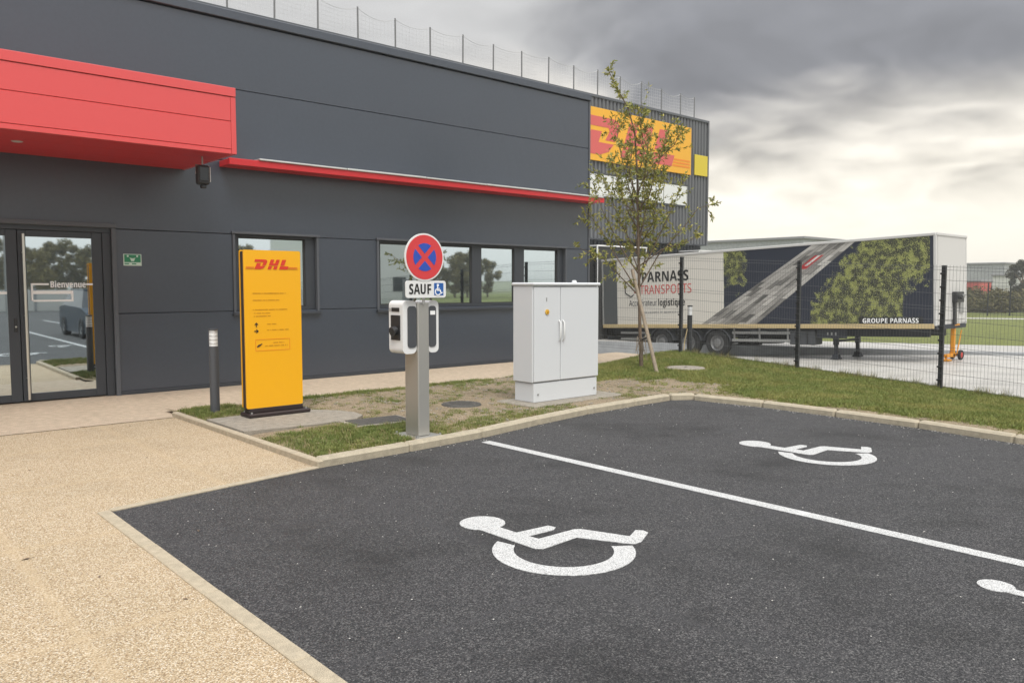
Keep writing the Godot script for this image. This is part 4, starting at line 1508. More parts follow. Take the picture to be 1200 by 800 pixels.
# ------------------------------------------------------------------ yellow totem
func make_totem() -> void:
	var x0 := 3.80
	var x1 := 4.475
	var n0 := 8.88
	var t := thing("sign_totem", "tall yellow information totem with red lettering on a dark plinth", "sign", P((x0 + x1) / 2 + 0.02, 0.072, n0 + 0.06))
	span("plinth", x0 - 0.0, x1 + 0.10, 0.072, 0.120, n0 - 0.07, n0 + 0.2, M.plinth_dark, t, 0.012)
	span("plinth_step", x0 + 0.03, x1 + 0.03, 0.121, 0.175, n0 - 0.004, n0 + 0.135, M.plinth_dark, t, 0.006)
	for q in [[x0 + 0.04, -0.04], [x1 + 0.05, -0.04], [x0 + 0.04, 0.16], [x1 + 0.05, 0.16]]:
		part("anchor_bolt", bar(P(q[0], 0.116, n0 + q[1]), P(q[0], 0.136, n0 + q[1]), 0.012, 6), M.galvanised, t, -base_of(t))
	span("core", x0 + 0.006, x1 + 0.022, 0.176, 2.0, n0 + 0.021, n0 + 0.118, M.plinth_dark, t, 0.006)
	var b := base_of(t)
	part("front_sheet", prism(rounded(x0, 0.175, x1 + 0.03, 2.015, 0.022, 4), -n0 - 0.02, -n0), M.totem_yellow, t, -b)
	part("back_sheet", prism(rounded(x0, 0.175, x1 + 0.03, 2.015, 0.022, 4), -n0 - 0.131, -n0 - 0.119), M.totem_yellow, t, -b)
	var fz := n0 - 0.002
	logo(t, P(3.925, 1.795, fz) - b, 0.117, 0.112, 0.10, 0.12, M.logo_red, M.stripe_red, 0.004)
	# rows of small print, too small to read in the photograph
	var rows := [[1.515, 0.10, 0.50, 0.016], [1.435, 0.10, 0.42, 0.016], [1.325, 0.10, 0.53, 0.014], [1.285, 0.11, 0.31, 0.014], [1.25, 0.11, 0.31, 0.014], [1.155, 0.27, 0.38, 0.014], [1.085, 0.27, 0.53, 0.014], [0.935, 0.34, 0.47, 0.014], [0.90, 0.24, 0.53, 0.014]]
	for r in rows:
		var st := new_st()
		var x: float = x0 + r[1]
		while x < x0 + r[2]:
			var w := rng.randf_range(0.004, 0.010)
			add_bevel_box(st, P(x + w / 2, r[0], fz - 0.0005), Vector3(w, r[3] * rng.randf_range(0.6, 1.0), 0.003), 0.0)
			x += w + (0.004 if rng.randf() < 0.82 else 0.016)
		part("print_row", done(st), M.print_brown, t, -b)
	var up := PackedVector2Array([Vector2(-.005, -.028), Vector2(.005, -.028), Vector2(.005, .008), Vector2(.018, -.006), Vector2(.022, .002), Vector2(0, .028), Vector2(-.022, .002), Vector2(-.018, -.006), Vector2(-.005, .008)])
	part("arrow", prism(up, 0.0, 0.003), M.plinth_dark, t, P(x0 + 0.135, 1.15, fz - 0.001) - b)
	var ar := part("arrow", prism(up, 0.0, 0.003), M.plinth_dark, t, P(x0 + 0.135, 1.075, fz - 0.001) - b)
	ar.rotation.z = -PI / 2
	var bird := PackedVector2Array([Vector2(-.035, -.018), Vector2(-.012, -.014), Vector2(.015, .004), Vector2(.034, .022), Vector2(.022, .024), Vector2(.004, .014), Vector2(-.012, .012), Vector2(-.030, -.004)])
	part("icon", prism(bird, 0.0, 0.003), M.plinth_dark, t, P(x0 + 0.17, 0.905, fz - 0.001) - b)
	for q in [[x0 + 0.12, x0 + 0.55, 0.975, 0.979], [x0 + 0.12, x0 + 0.55, 0.845, 0.849], [x0 + 0.12, x0 + 0.124, 0.8495, 0.9745], [x0 + 0.546, x0 + 0.55, 0.8495, 0.9745]]:
		span("print_border", q[0], q[1], q[2], q[3], fz - 0.002, fz + 0.001, M.stripe_red, t, 0.0)

# ------------------------------------------------------------------ charging post and road sign
func make_charger() -> void:
	var gx := 4.66
	var gn0 := 6.56
	var t := thing("charging_post", "steel charging post with two white chargers standing behind the kerb", "charging post", P(gx, 0.07, 6.68))
	var b := base_of(t)
	span("base_plate", 4.50, 4.84, 0.065, 0.083, 6.47, 6.90, M.steel, t, 0.004)
	span("column", 4.59, 4.728, 0.084, 1.44, gn0, 6.80, M.steel, t, 0.008)
	for q in [[4.53, 6.50], [4.81, 6.50], [4.53, 6.87], [4.81, 6.87]]:
		part("bolt", bar(P(q[0], 0.08, q[1]), P(q[0], 0.105, q[1]), 0.012, 6), M.galvanised, t, -b)
	for sd in [-1.0, 1.0]:
		var c := Node3D.new()
		c.name = "charger"
		t.add_child(c, true)
		c.set_meta("label", "white rounded charging unit with dark side cheeks")
		var xe: float = 4.59 if sd < 0 else 4.728
		var a: float = xe - 0.165 if sd < 0 else xe + 0.002
		var e: float = xe - 0.002 if sd < 0 else xe + 0.135
		var shell := part("shell", prism(rounded(a, 0.925, e, 1.455, 0.05), -6.83, -6.585), M.white_plastic, c, -b)
		shell.set_meta("label", "")
		shell.remove_meta("label")
		# cheeks set 6 mm proud of the shell
		var ca := a + (0.055 if sd < 0 else 0.004)
		var ce := e - (0.004 if sd < 0 else 0.036)
		part("side_cheek", prism(rounded(ca, 0.985, ce, 1.40, 0.035), -6.584, -6.576), M.grey_plastic, c, -b)
		part("side_cheek", prism(rounded(ca, 0.985, ce, 1.40, 0.035), -6.838, -6.831), M.grey_plastic, c, -b)
		var fx := a if sd < 0 else e
		span("front_panel", minf(fx, fx + sd * 0.008), maxf(fx, fx + sd * 0.008), 1.06, 1.31, 6.625, 6.79, M.black_plastic, c, 0.003)
		span("display", minf(fx, fx + sd * 0.006), maxf(fx, fx + sd * 0.006), 1.345, 1.385, 6.64, 6.78, M.black_plastic, c, 0.002)
		part("socket", bar(P(fx + sd * 0.004, 1.16, 6.70), P(fx + sd * 0.045, 1.145, 6.70), 0.045, 16), M.black_plastic, c, -b)
		part("socket_lid", bar(P(fx + sd * 0.046, 1.145, 6.70), P(fx + sd * 0.054, 1.143, 6.70), 0.05, 16), M.seal_black, c, -b)
		if sd > 0:
			span("label_sticker", ca + 0.018, ca + 0.078, 1.31, 1.35, 6.572, 6.5755, M.white_print, c, 0.0)
		else:
			span("label_sticker", a - 0.002, a + 0.001, 1.345, 1.38, 6.795, 6.82, M.galvanised, c, 0.0)
	# no-stopping sign on its own short tube fixed to the column
	var s := thing("no_stopping_sign", "round red and blue no-stopping sign above the charging post", "road sign", P(4.65, 1.5, 6.52))
	var bs := base_of(s)
	var ctr := P(4.645, 1.885, 6.515)
	part("sign_tube", bar(P(4.65, 1.42, 6.545), P(4.65, 2.02, 6.545), 0.0145, 10), M.galvanised, s, -bs)
	part("disc", prism(circle(0.236, 48), -0.012, 0.0), M.white_plastic, s, ctr - bs)
	part("red_face", prism(circle(0.220, 48), 0.0005, 0.003), M.sign_red, s, ctr - bs)
	for k in 4:
		var poly := PackedVector2Array()
		var dir := PI / 2 * k
		var r := 0.138
		var hw := 0.025
		var half := PI / 4 - asin(hw / r)
		poly.append(Vector2(cos(dir), sin(dir)) * hw * 1.42)
		for i in 9:
			var a := dir - half + 2.0 * half * i / 8.0
			poly.append(Vector2(cos(a), sin(a)) * r)
		part("blue_field", prism(poly, 0.0035, 0.0055), M.sign_blue, s, ctr - bs)
	var p := thing("exception_plate", "white plate with black letters and blue wheelchair square below the round sign", "road sign", P(4.665, 1.49, 6.52))
	var bp := base_of(p)
	var c0 := Vector2(4.665, 1.568)
	part("plate", prism(rounded(-0.245, -0.085, 0.245, 0.085, 0.028), -0.01, 0.0), M.white_plastic, p, P(c0.x, c0.y, 6.52) - bp)
	words("SAUF", 0.098, M.sign_black, p, P(c0.x - 0.072, c0.y, 6.518) - bp, 0.0, 0.265, 700)
	part("blue_square", prism(rounded(-0.058, -0.062, 0.058, 0.062, 0.006), 0.0005, 0.0025), M.badge_blue, p, P(c0.x + 0.155, c0.y, 6.52) - bp)
	var st := new_st()
	for w in wheelchair():
		var q := PackedVector2Array()
		for v in w:
			q.append(v * 0.088 + Vector2(-0.008, 0.040))
		add_prism(st, q, 0.003, 0.005)
	part("wheelchair_emblem", done(st), M.white_print, p, P(c0.x + 0.150, c0.y, 6.52) - bp)
	part("plate_clamp", bbox(Vector3(0.05, 0.03, 0.02), 0.003), M.galvanised, p, P(c0.x - 0.02, c0.y, 6.541) - bp)

# ------------------------------------------------------------------ grey cabinet
func make_cabinet() -> void:
	var x0 := 6.97
	var x1 := 8.21
	var n0 := 7.40
	var n1 := 7.80
	var t := thing("electrical_cabinet", "light grey two-door electrical cabinet standing on bare soil", "cabinet", P((x0 + x1) / 2, 0.1, (n0 + n1) / 2))
	var b := base_of(t)
	span("plinth", x0 + 0.02, x1 - 0.02, 0.095, 0.345, n0 + 0.015, n1 - 0.015, M.cabinet_grey, t, 0.008)
	span("body", x0, x1, 0.352, 1.60, n0 + 0.022, n1, M.cabinet_grey, t, 0.01)
	span("roof", x0 - 0.015, x1 + 0.015, 1.602, 1.645, n0 - 0.02, n1 + 0.02, M.cabinet_grey, t, 0.014)
	for q in [[x0 + 0.012, 7.455], [7.463, x1 - 0.012]]:
		span("door", q[0], q[1], 0.365, 1.585, n0, n0 + 0.019, M.cabinet_grey, t, 0.006)
	for q in [7.425, 7.495]:
		var hd := part("handle", tube([P(q, 0.88, n0 - 0.004), P(q, 0.91, n0 - 0.03), P(q, 1.02, n0 - 0.034), P(q, 1.12, n0 - 0.03), P(q, 1.15, n0 - 0.004)], [0.010, 0.013, 0.014, 0.013, 0.010], 8), M.white_plastic, t, -b)
		hd.set_meta("label", "slim white door handle")
	var bd := part("warning_badge", prism(circle(0.034, 24), 0.0, 0.01), M.badge_yellow, t, P(7.205, 1.265, n0 - 0.002) - b)
	part("badge_mark", prism(circle(0.016, 14), 0.011, 0.016), M.print_brown, bd, Vector3(0.004, -0.004, 0))
	span("lock_mark", 7.19, 7.205, 1.40, 1.45, n0 - 0.004, n0 + 0.001, M.galvanised, t, 0.0)
	for q in [x0 + 0.09, x1 - 0.08]:
		part("plinth_bolt", bar(P(q, 0.20, n0 + 0.016), P(q, 0.20, n0 + 0.004), 0.013, 8), M.galvanised, t, -b)
	part("roof_cap", lathe([[0.035, 0.0], [0.035, 0.018], [0.022, 0.032], [0.0, 0.034]], 14), M.cabinet_grey, t, P(7.92, 1.645, 7.6) - b)
	var pad := ground_piece("cabinet_pad", bbox(Vector3(1.75, 0.06, 0.72), 0.015), M.slab_concrete)
	pad.position = P(7.66, 0.066, 7.58)
	pad.rotation.y = 0.02

# ------------------------------------------------------------------ small things
func bollard(label: String, at: Vector3, h: float, m: Material) -> void:
	var t := thing("bollard_light", label, "bollard light", at, 0.0, "bollard lights")
	part("post", lathe([[0.055, 0.0], [0.055, h - 0.21]], 20), m, t)
	part("foot_plate", lathe([[0.0, 0.014], [0.09, 0.014], [0.09, 0.0]], 20), m, t)
	var d := part("lamp_diffuser", lathe([[0.049, h - 0.21], [0.049, h - 0.02]], 20), M.lamp_diffuser, t)
	for k in 4:
		part("louvre", lathe([[0.049, h - 0.18 + k * 0.045], [0.0535, h - 0.176 + k * 0.045], [0.049, h - 0.17 + k * 0.045]], 20), M.galvanised, d)
	part("cap", lathe([[0.056, h - 0.02], [0.056, h], [0.0, h + 0.004]], 20), m, t)

func make_small_things() -> void:
	bollard("grey bollard light with white head beside the yellow totem", P(3.67, 0.06, 9.50), 1.03, M.bollard_grey)
	var q := pix(808, 411, 17.3)
	bollard("dark bollard light with white head behind the mesh fence", P(q.x, 0.15, -q.z), 1.03, M.fence_dark)
	var pd := ground_piece("bollard_pad", lathe([[0.0, 0.012], [0.16, 0.012], [0.19, 0.0]], 14), M.slab_concrete)
	pd.position = P(3.69, 0.058, 9.48)
	# concrete slab under the totem
	var poly := PackedVector2Array([Vector2(3.42, 9.12), Vector2(3.42, 8.08), Vector2(3.9, 8.0), Vector2(4.35, 7.98), Vector2(4.74, 8.02), Vector2(4.93, 8.2), Vector2(4.97, 8.45), Vector2(4.88, 8.72), Vector2(4.65, 9.0), Vector2(4.2, 9.14)])
	var sl := ground_piece("totem_slab", prism(poly, 0.0, 0.072), M.slab_concrete)
	sl.rotation.x = -PI / 2
	# covers let into the bed
	var c1 := thing("inspection_cover", "dark rectangular cast cover in the bed beside the totem slab", "cover", P(4.80, 0.07, 7.66))
	part("frame", bbox(Vector3(0.74, 0.03, 0.46), 0.006), M.slab_concrete, c1, Vector3(0, 0.002, 0))
	part("lid", bbox(Vector3(0.64, 0.02, 0.37), 0.004), M.cast_iron, c1, Vector3(0, 0.014, 0))
	c1.rotation.y = -0.1
	var c2 := thing("manhole_cover", "dark round cast manhole cover in bare soil behind the charging post", "cover", P(6.30, 0.08, 8.05))
	part("frame", lathe([[0.0, 0.008], [0.25, 0.008], [0.27, -0.02]], 28), M.cast_iron, c2)
	part("lid", lathe([[0.0, 0.014], [0.215, 0.014], [0.22, 0.006]], 28), M.cast_iron, c2)
	for k in 5:
		part("rib", bbox(Vector3(0.32 - absf(k - 2) * 0.07, 0.006, 0.016), 0.002), M.cast_iron, c2, Vector3(0, 0.016, (k - 2) * 0.07))
	var c3 := thing("concrete_cover", "flat pale concrete disc let into the lawn", "cover", P(11.95, lawn_height(11.95, 8.65) + 0.02, 8.65))
	part("disc", lathe([[0.0, 0.008], [0.32, 0.006], [0.34, -0.008], [0.34, -0.06]], 26), M.slab_concrete, c3)
	part("lifting_eye", lathe([[0.0, 0.016], [0.03, 0.014], [0.035, 0.005]], 10), M.cast_iron, c3)
	# dead leaves blown onto the gravel path
	var i := 0
	for e in [[30, 655], [116, 676], [217, 702], [172, 536], [34, 551], [152, 499], [232, 622]]:
		var g0 := on_ground(e[0], e[1], 0.006)
		var lf := thing("fallen_leaf", "small dead brown leaf lying on the tan gravel path", "leaf", g0, i * 1.3, "dead leaves on the gravel path")
		var st := new_st()
		var a := 0.016 if i > 0 else 0.028
		for v in [Vector3(-a, 0, 0), Vector3(0, 0.006, a * 0.45), Vector3(a, 0.002, 0), Vector3(-a, 0, 0), Vector3(a, 0.002, 0), Vector3(0, 0.004, -a * 0.45)]:
			st.add_vertex(v)
		part("blade", done(st), M.bark, lf)
		part("stalk", bar(Vector3(a, 0.002, 0), Vector3(a * 1.5, 0.003, 0.004), 0.001, 4), M.bark, lf)
		i += 1
	# clods and stones on the bare soil
	var mm := MultiMesh.new()
	mm.transform_format = MultiMesh.TRANSFORM_3D
	mm.mesh = lathe([[0.0, -0.3], [0.8, 0.0], [1.0, 0.35], [0.55, 0.8], [0.0, 0.9]], 6)
	var spots := []
	while spots.size() < 1900:
		var x := rng.randf_range(3.5, 11.2)
		var n := rng.randf_range(6.5, 10.2)
		if (x < 9.3 and n < kerb_n(x) + 0.16) or x < 5.05 and n > 7.4 and n < 9.2 or grass_amount(x, n) > 0.6:
			continue
		if x > 6.75 and x < 8.6 and n > 7.2 and n < 8.0:
			continue
		spots.append(P(x, lawn_height(x, n), n))
	mm.instance_count = spots.size()
	for k in spots.size():
		var q2 := rng.randf()
		var sz := 0.004 + 0.016 * q2 * q2 * q2
		mm.set_instance_transform(k, Transform3D(Basis(Vector3.UP, rng.randf() * TAU).scaled(Vector3(sz * rng.randf_range(0.8, 1.5), sz * 0.8, sz)), spots[k]))
	var mi := MultiMeshInstance3D.new()
	mi.name = numbered("soil_clods")
	mi.multimesh = mm
	mi.material_override = M.slab_concrete
	add_child(mi)
	tag(mi, "small clods and stones lying on the bare soil", "stones", "", "stuff")
	# green notice on the facade
	var g := thing("green_notice", "small green and white safety notice on the dark wall beside the door", "sign", P(3.64, 1.9, FACADE))
	var b := base_of(g)
	span("plate", 3.515, 3.765, 1.895, 2.065, FACADE - 0.008, FACADE - 0.001, M.green_pale, g, 0.002)
	span("green_field", 3.528, 3.752, 1.945, 2.055, FACADE - 0.0105, FACADE - 0.0085, M.green_sign, g, 0.0)
	for x in [3.575, 3.705]:
		span("white_mark", x - 0.012, x + 0.012, 2.02, 2.048, FACADE - 0.013, FACADE - 0.011, M.green_pale, g, 0.0)
	part("white_mark", prism(PackedVector2Array([Vector2(-.045, .02), Vector2(-.03, .005), Vector2(-.02, -.03), Vector2(.02, -.03), Vector2(.03, .005), Vector2(.045, .02), Vector2(0, .012)]), 0.0, 0.002), M.green_pale, g, P(3.64, 1.99, FACADE - 0.011) - b)
	for x in [3.56, 3.66]:
		span("text_bar", x - 0.03, x + 0.03, 1.915, 1.93, FACADE - 0.0105, FACADE - 0.0085, M.green_sign, g, 0.0)
	# floodlight hung below the canopy
	var f := thing("floodlight", "small black floodlight hanging below the red canopy", "floodlight", P(4.16, 3.355, 11.0))
	part("bracket", bar(Vector3(0, 0, 0), Vector3(0, -0.12, 0), 0.012, 8), M.galvanised, f)
	part("yoke", tube([Vector3(-0.09, -0.24, 0), Vector3(-0.09, -0.12, 0), Vector3(0.09, -0.12, 0), Vector3(0.09, -0.24, 0)], [0.008, 0.008, 0.008, 0.008], 6), M.galvanised, f)
	var hd := part("housing", bbox(Vector3(0.16, 0.26, 0.12), 0.02), M.black_plastic, f, Vector3(0, -0.25, 0.0))
	part("glass_front", bbox(Vector3(0.12, 0.18, 0.01), 0.003), M.car_glass, hd, Vector3(0, 0.01, 0.064))
	part("side_edge", bbox(Vector3(0.012, 0.2, 0.1), 0.003), M.white_plastic, hd, Vector3(0.087, 0.01, 0.0))
	part("sensor", bbox(Vector3(0.07, 0.05, 0.07), 0.01), M.black_plastic, hd, Vector3(0, -0.155, 0.02))

# ------------------------------------------------------------------ young tree with stake
func make_young_tree() -> void:
	var D := 14.5
	var at := pix(752, 428, D)
	at.y = lawn_height(at.x, -at.z) - 0.05
	var t := thing("young_tree", "slender young tree with sparse yellow-green leaves on the lawn", "tree", at)
	var st := new_st()
	var leaves := new_st()
	var r := RandomNumberGenerator.new()
	r.seed = 77
	var trunk := [[752, 428], [750, 385], [749, 330], [748, 270], [747, 205], [744, 155], [736, 126], [724, 105], [714, 84]]
	var tp := []
	var tr := []
	for i in trunk.size():
		tp.append(pix(trunk[i][0], trunk[i][1], D + 0.05 * sin(i * 1.7)) - at)
		tr.append(lerpf(0.036, 0.005, pow(i / 8.0, 0.8)))
	tp[0].y = 0.0
	add_tube(st, tp, tr, 8)
	var limbs := [
		[[750, 345], [722, 300], [700, 262], [679, 241]], [[749, 322], [728, 290], [706, 246], [695, 214]],
		[[750, 348], [735, 332], [706, 302], [680, 291]], [[749, 326], [766, 290], [785, 250], [801, 213]],
		[[749, 338], [771, 300], [800, 268], [818, 244], [846, 236]], [[748, 285], [760, 232], [775, 182], [783, 148]],
		[[748, 262], [735, 212], [725, 168], [721, 135]], [[747, 225], [766, 192], [790, 170], [798, 156]],
		[[748, 300], [728, 262], [712, 222], [706, 205]], [[749, 312], [776, 292], [797, 286], [822, 276]],
		[[748, 275], [752, 240], [757, 195], [760, 165]], [[747, 240], [738, 200], [742, 165]],
		[[748, 290], [765, 262], [772, 225], [775, 205]], [[748, 255], [730, 235], [722, 205], [716, 185]],
		[[747, 210], [755, 180], [752, 150], [748, 128]], [[749, 330], [757, 300], [768, 262], [765, 235]],
		[[748, 268], [737, 250], [728, 225]], [[748, 300], [744, 270], [741, 235]], [[748, 290], [754, 262], [759, 228]], [[747, 235], [740, 215], [733, 180]], [[747, 230], [755, 205], [764, 175]], [[748, 248], [762, 225], [768, 195]], [[749, 318], [738, 290], [733, 262]]]
	var add_leaf := func(p: Vector3, d: Vector3) -> void:
		var l := r.randf_range(0.025, 0.047)
		var w := l * 0.34
		d = (d + Vector3(r.randfn(), r.randfn() - 0.35, r.randfn()) * 0.8).normalized()
		var u := d.cross(Vector3(r.randfn(), r.randfn(), r.randfn())).normalized()
		var nrm := u.cross(d).normalized()
		var k := r.randf()
		var c := Color(.25, .25, .06).lerp(Color(.46, .40, .10), k * k)
		if r.randf() < 0.25:
			c = Color(.16, .19, .045)
		var m1 := p + d * l * 0.9
		var e := p + d * l * 2.0
		for v in [[p, m1 + u * w + nrm * w * 0.3, e], [p, e, m1 - u * w + nrm * w * 0.3]]:
			for q in v:
				leaves.set_color(c)
				leaves.add_vertex(q)
	var twig := func(a: Vector3, d: Vector3, l: float, rad: float, n: int) -> void:
		var b := a + d * l * 0.5 + Vector3(r.randfn(), r.randfn() + 0.4, r.randfn()) * l * 0.06
		var c := a + d * l + Vector3(r.randfn(), r.randfn() + 0.3, r.randfn()) * l * 0.12
		add_tube(st, [a, b, c], [rad, rad * 0.7, rad * 0.35], 4)
		for k in n:
			var u := r.randf_range(0.15, 1.0)
			var p := a.lerp(b, u * 2.0) if u < 0.5 else b.lerp(c, u * 2.0 - 1.0)
			add_leaf.call(p, d)
	for li in limbs.size():
		var lm = limbs[li]
		var off := r.randf_range(-0.6, 0.6)
		if li % 2 == 0:
			off = -off
		var pts := []
		var rad := []
		for i in lm.size():
			var u: float = float(i) / (lm.size() - 1)
			pts.append(pix(lm[i][0], lm[i][1], D + off * u) - at)
			rad.append(lerpf(0.014, 0.0035, u))
		add_tube(st, pts, rad, 5)
		for i in lm.size() - 1:
			var dirv: Vector3 = (pts[i + 1] - pts[i]).normalized()
			var far: bool = i > 0
			var dense: int = 2 if not far else (3 if li in [4, 9] else (7 if li in [0, 2, 3] else 9))
			for k in dense:
				var u := r.randf()
				var p: Vector3 = pts[i].lerp(pts[i + 1], u)
				var sd := (dirv * 0.5 + Vector3(r.randfn(), r.randfn() * 0.7 + 0.25, r.randfn()) * 0.75).normalized()
				twig.call(p, sd, r.randf_range(0.16, 0.42), 0.003, r.randi_range(14, 26))
			if far:
				for k in 10:
					add_leaf.call(pts[i].lerp(pts[i + 1], r.randf()), dirv)
	for i in range(3, tp.size() - 1):
		for k in 7:
			var p: Vector3 = tp[i].lerp(tp[i + 1], r.randf())
			var sd := Vector3(r.randfn(), r.randf_range(0.2, 1.2), r.randfn()).normalized()
			twig.call(p, sd, r.randf_range(0.14, 0.34 if i < 6 else 0.2), 0.003, r.randi_range(14, 24))
	part("trunk", done(st), M.bark, t)
	part("crown", done(leaves), M.leaf, t)
	# leaning wooden stake and its tie
	var foot := pix(771, 441, 13.7)
	foot.y = lawn_height(foot.x, -foot.z) - 0.05
	var head := pix(741, 316, 14.35)
	var s := thing("tree_stake", "leaning round wooden stake tied to the young tree", "stake", foot)
	part("pole", tube([Vector3.ZERO, (head - foot) * 0.5, head - foot], [0.034, 0.032, 0.03], 10), M.stake_wood, s)
	var tie := pix(752, 398, 14.4)
	var tie2 := foot.lerp(head, 0.36)
	part("rubber_tie", tube([tie2 - foot, tie - foot, tie + Vector3(0.02, -0.02, -0.05) - foot], [0.016, 0.016, 0.016], 6), M.seal_black, s)
	for k in 9:
		var a := tie + Vector3(r.randf_range(-0.07, 0.07), r.randf_range(-0.05, 0.08), r.randf_range(-0.05, 0.05))
		part("binding_strand", tube([a - foot, a + Vector3(r.randf_range(-0.06, 0.06), -0.18, r.randf_range(-0.04, 0.04)) - foot, a + Vector3(r.randf_range(-0.1, 0.1), r.randf_range(-0.45, -0.25), 0.02) - foot], [0.009, 0.007, 0.003], 5), M.stake_wood, s)
	# marker stick by the far bollard
	var mq := pix(801, 411, 16.9)
	var ms := thing("marker_stick", "thin pale yellow stick leaning beside the far bollard light", "stick", P(mq.x, 0.14, -mq.z))
	part("stick", tube([Vector3.ZERO, Vector3(0.04, 0.28, 0), Vector3(0.10, 0.55, 0.02)], [0.012, 0.012, 0.01], 6), M.rail_ochre, ms)

# ------------------------------------------------------------------ what the windows mirror, behind the photographer
func make_opposite_side() -> void:
	# a parked hatchback
	var c := thing("parked_car", "dark blue hatchback parked in the lot, seen mirrored in the door glass", "car", P(6.7, 0, -3.2))
	var prof := PackedVector2Array([Vector2(-2.0, .30), Vector2(-2.02, .62), Vector2(-1.95, .92), Vector2(-1.2, .98), Vector2(1.15, .93), Vector2(1.85, .80), Vector2(2.03, .62), Vector2(2.02, .26), Vector2(1.70, .16), Vector2(-1.7, .16)])
	var body := part("body", prism(prof, -0.85, 0.85), M.car_paint, c)
	body.rotation.y = PI / 2
	var st := new_st()
	var low := [Vector2(-1.95, .92), Vector2(1.1, .93)]
	var top := [Vector2(-1.45, 1.47), Vector2(0.35, 1.46)]
	var q := [Vector3(low[0].x, .92, .80), Vector3(low[1].x, .92, .80), Vector3(top[1].x, 1.46, .58), Vector3(top[0].x, 1.47, .58)]
	var q2 := []
	for v in q:
		q2.append(Vector3(v.x, v.y, -v.z))
	var ins := Vector3(-0.4, 1.1, 0)
	quad_out(st, q[0], q[1], q[2], q[3], ins)
	quad_out(st, q2[0], q2[1], q2[2], q2[3], ins)
	quad_out(st, q[1], q2[1], q2[2], q[2], ins)
	quad_out(st, q[0], q2[0], q2[3], q[3], ins)
	quad_out(st, q[2], q[3], q2[3], q2[2], ins)
	var cab := part("cabin_glass", done(st), M.car_glass, c)
	cab.rotation.y = PI / 2
	var rf := part("roof", bbox(Vector3(1.16, 0.05, 1.82), 0.02), M.car_paint, c, Vector3(0, 1.475, 0.55))
	rf.position.z = 0.55
	for z in [-1.25, 1.28]:
		for x in [-0.78, 0.78]:
			var w := Node3D.new()
			w.name = "wheel"
			c.add_child(w, true)
			w.position = Vector3(x, 0.31, z)
			w.rotation.z = PI / 2 if x < 0 else -PI / 2
			part("tyre", lathe([[0.19, -0.1], [0.29, -0.1], [0.31, -0.07], [0.31, 0.07], [0.29, 0.1], [0.19, 0.1]], 20), M.tyre, w)
			part("rim", lathe([[0.19, 0.09], [0.12, 0.06], [0.0, 0.08]], 16), M.rim_metal, w)
	for x in [-0.62, 0.62]:
		part("headlight", bbox(Vector3(0.36, 0.14, 0.08), 0.02), M.lamp_diffuser, c, Vector3(x, 0.68, -1.99))
		part("tail_light", bbox(Vector3(0.22, 0.22, 0.06), 0.02), M.tail_red, c, Vector3(x, 0.8, 1.99))
	# lamp column
	var lp := thing("street_lamp", "tall grey lamp column across the lot, seen mirrored in the door glass", "street lamp", P(7.2, 0, -27.0))
	part("column", tube([Vector3.ZERO, Vector3(0, 4, 0), Vector3(0, 8, 0)], [0.09, 0.075, 0.05], 10), M.galvanised, lp)
	part("lamp_head", bbox(Vector3(0.7, 0.09, 0.26), 0.03), M.galvanised, lp, Vector3(-0.3, 8.03, 0))
	var lp2 := thing("street_lamp", "tall grey lamp column across the lot, seen mirrored in the wide window", "street lamp", P(31.0, 0, -27.0))
	part("column", tube([Vector3.ZERO, Vector3(0, 4, 0), Vector3(0, 8, 0)], [0.09, 0.075, 0.05], 10), M.galvanised, lp2)
	part("lamp_head", bbox(Vector3(0.7, 0.09, 0.26), 0.03), M.galvanised, lp2, Vector3(-0.3, 8.03, 0))
	# pale hall across the road
	var h := thing("pale_hall", "pale hall across the lot, seen mirrored in the wide window", "building", P(40, 0, -38))
	span("wall", 33.0, 43.0, -0.5, 7.6, -46, -36, M.far_pale, h, 0.03)
	span("roof", 32.8, 43.2, 7.602, 7.9, -46.2, -35.8, M.far_roof, h, 0.05)
	for k in 3:
		span("window", 34.0 + k * 3.0, 35.4 + k * 3.0, 1.1, 2.4, -36.05, -35.96, M.car_glass, h)
	span("door", 41.0, 42.2, 0.0, 2.2, -36.05, -35.96, M.far_roof, h)
	# low pale wall, and a row of trees
	var wl := thing("boundary_wall", "low pale boundary wall in front of the far trees", "wall", P(0, 0, -33))
	var x := -40.0
	while x < 30.0:
		span("wall_panel", x, x + 2.48, 0.0, 1.35, -33.1, -32.98, M.far_pale, wl, 0.01)
		span("wall_post", x + 2.485, x + 2.6, 0.0, 1.45, -33.13, -32.95, M.far_grey, wl, 0.01)
		x += 2.61
	var cols := [Color(.09, .085, .03), Color(.28, .22, .075)]
	var strip := ground_piece("verge", bbox(Vector3(190, 0.1, 60), 0.0), M.field_grass)
	strip.position = P(10, -0.03, -64.2)
	for k in 60:
		broad_tree("autumn tree in the row across the lot, seen mirrored in the glass", P(-22.0 + k * 1.6 + rng.randf_range(-1, 1), 0.0, -62.0 + rng.randf_range(-4, 3)), rng.randf_range(0.66, 0.88), k % 4, cols, "trees in the row across the lot")

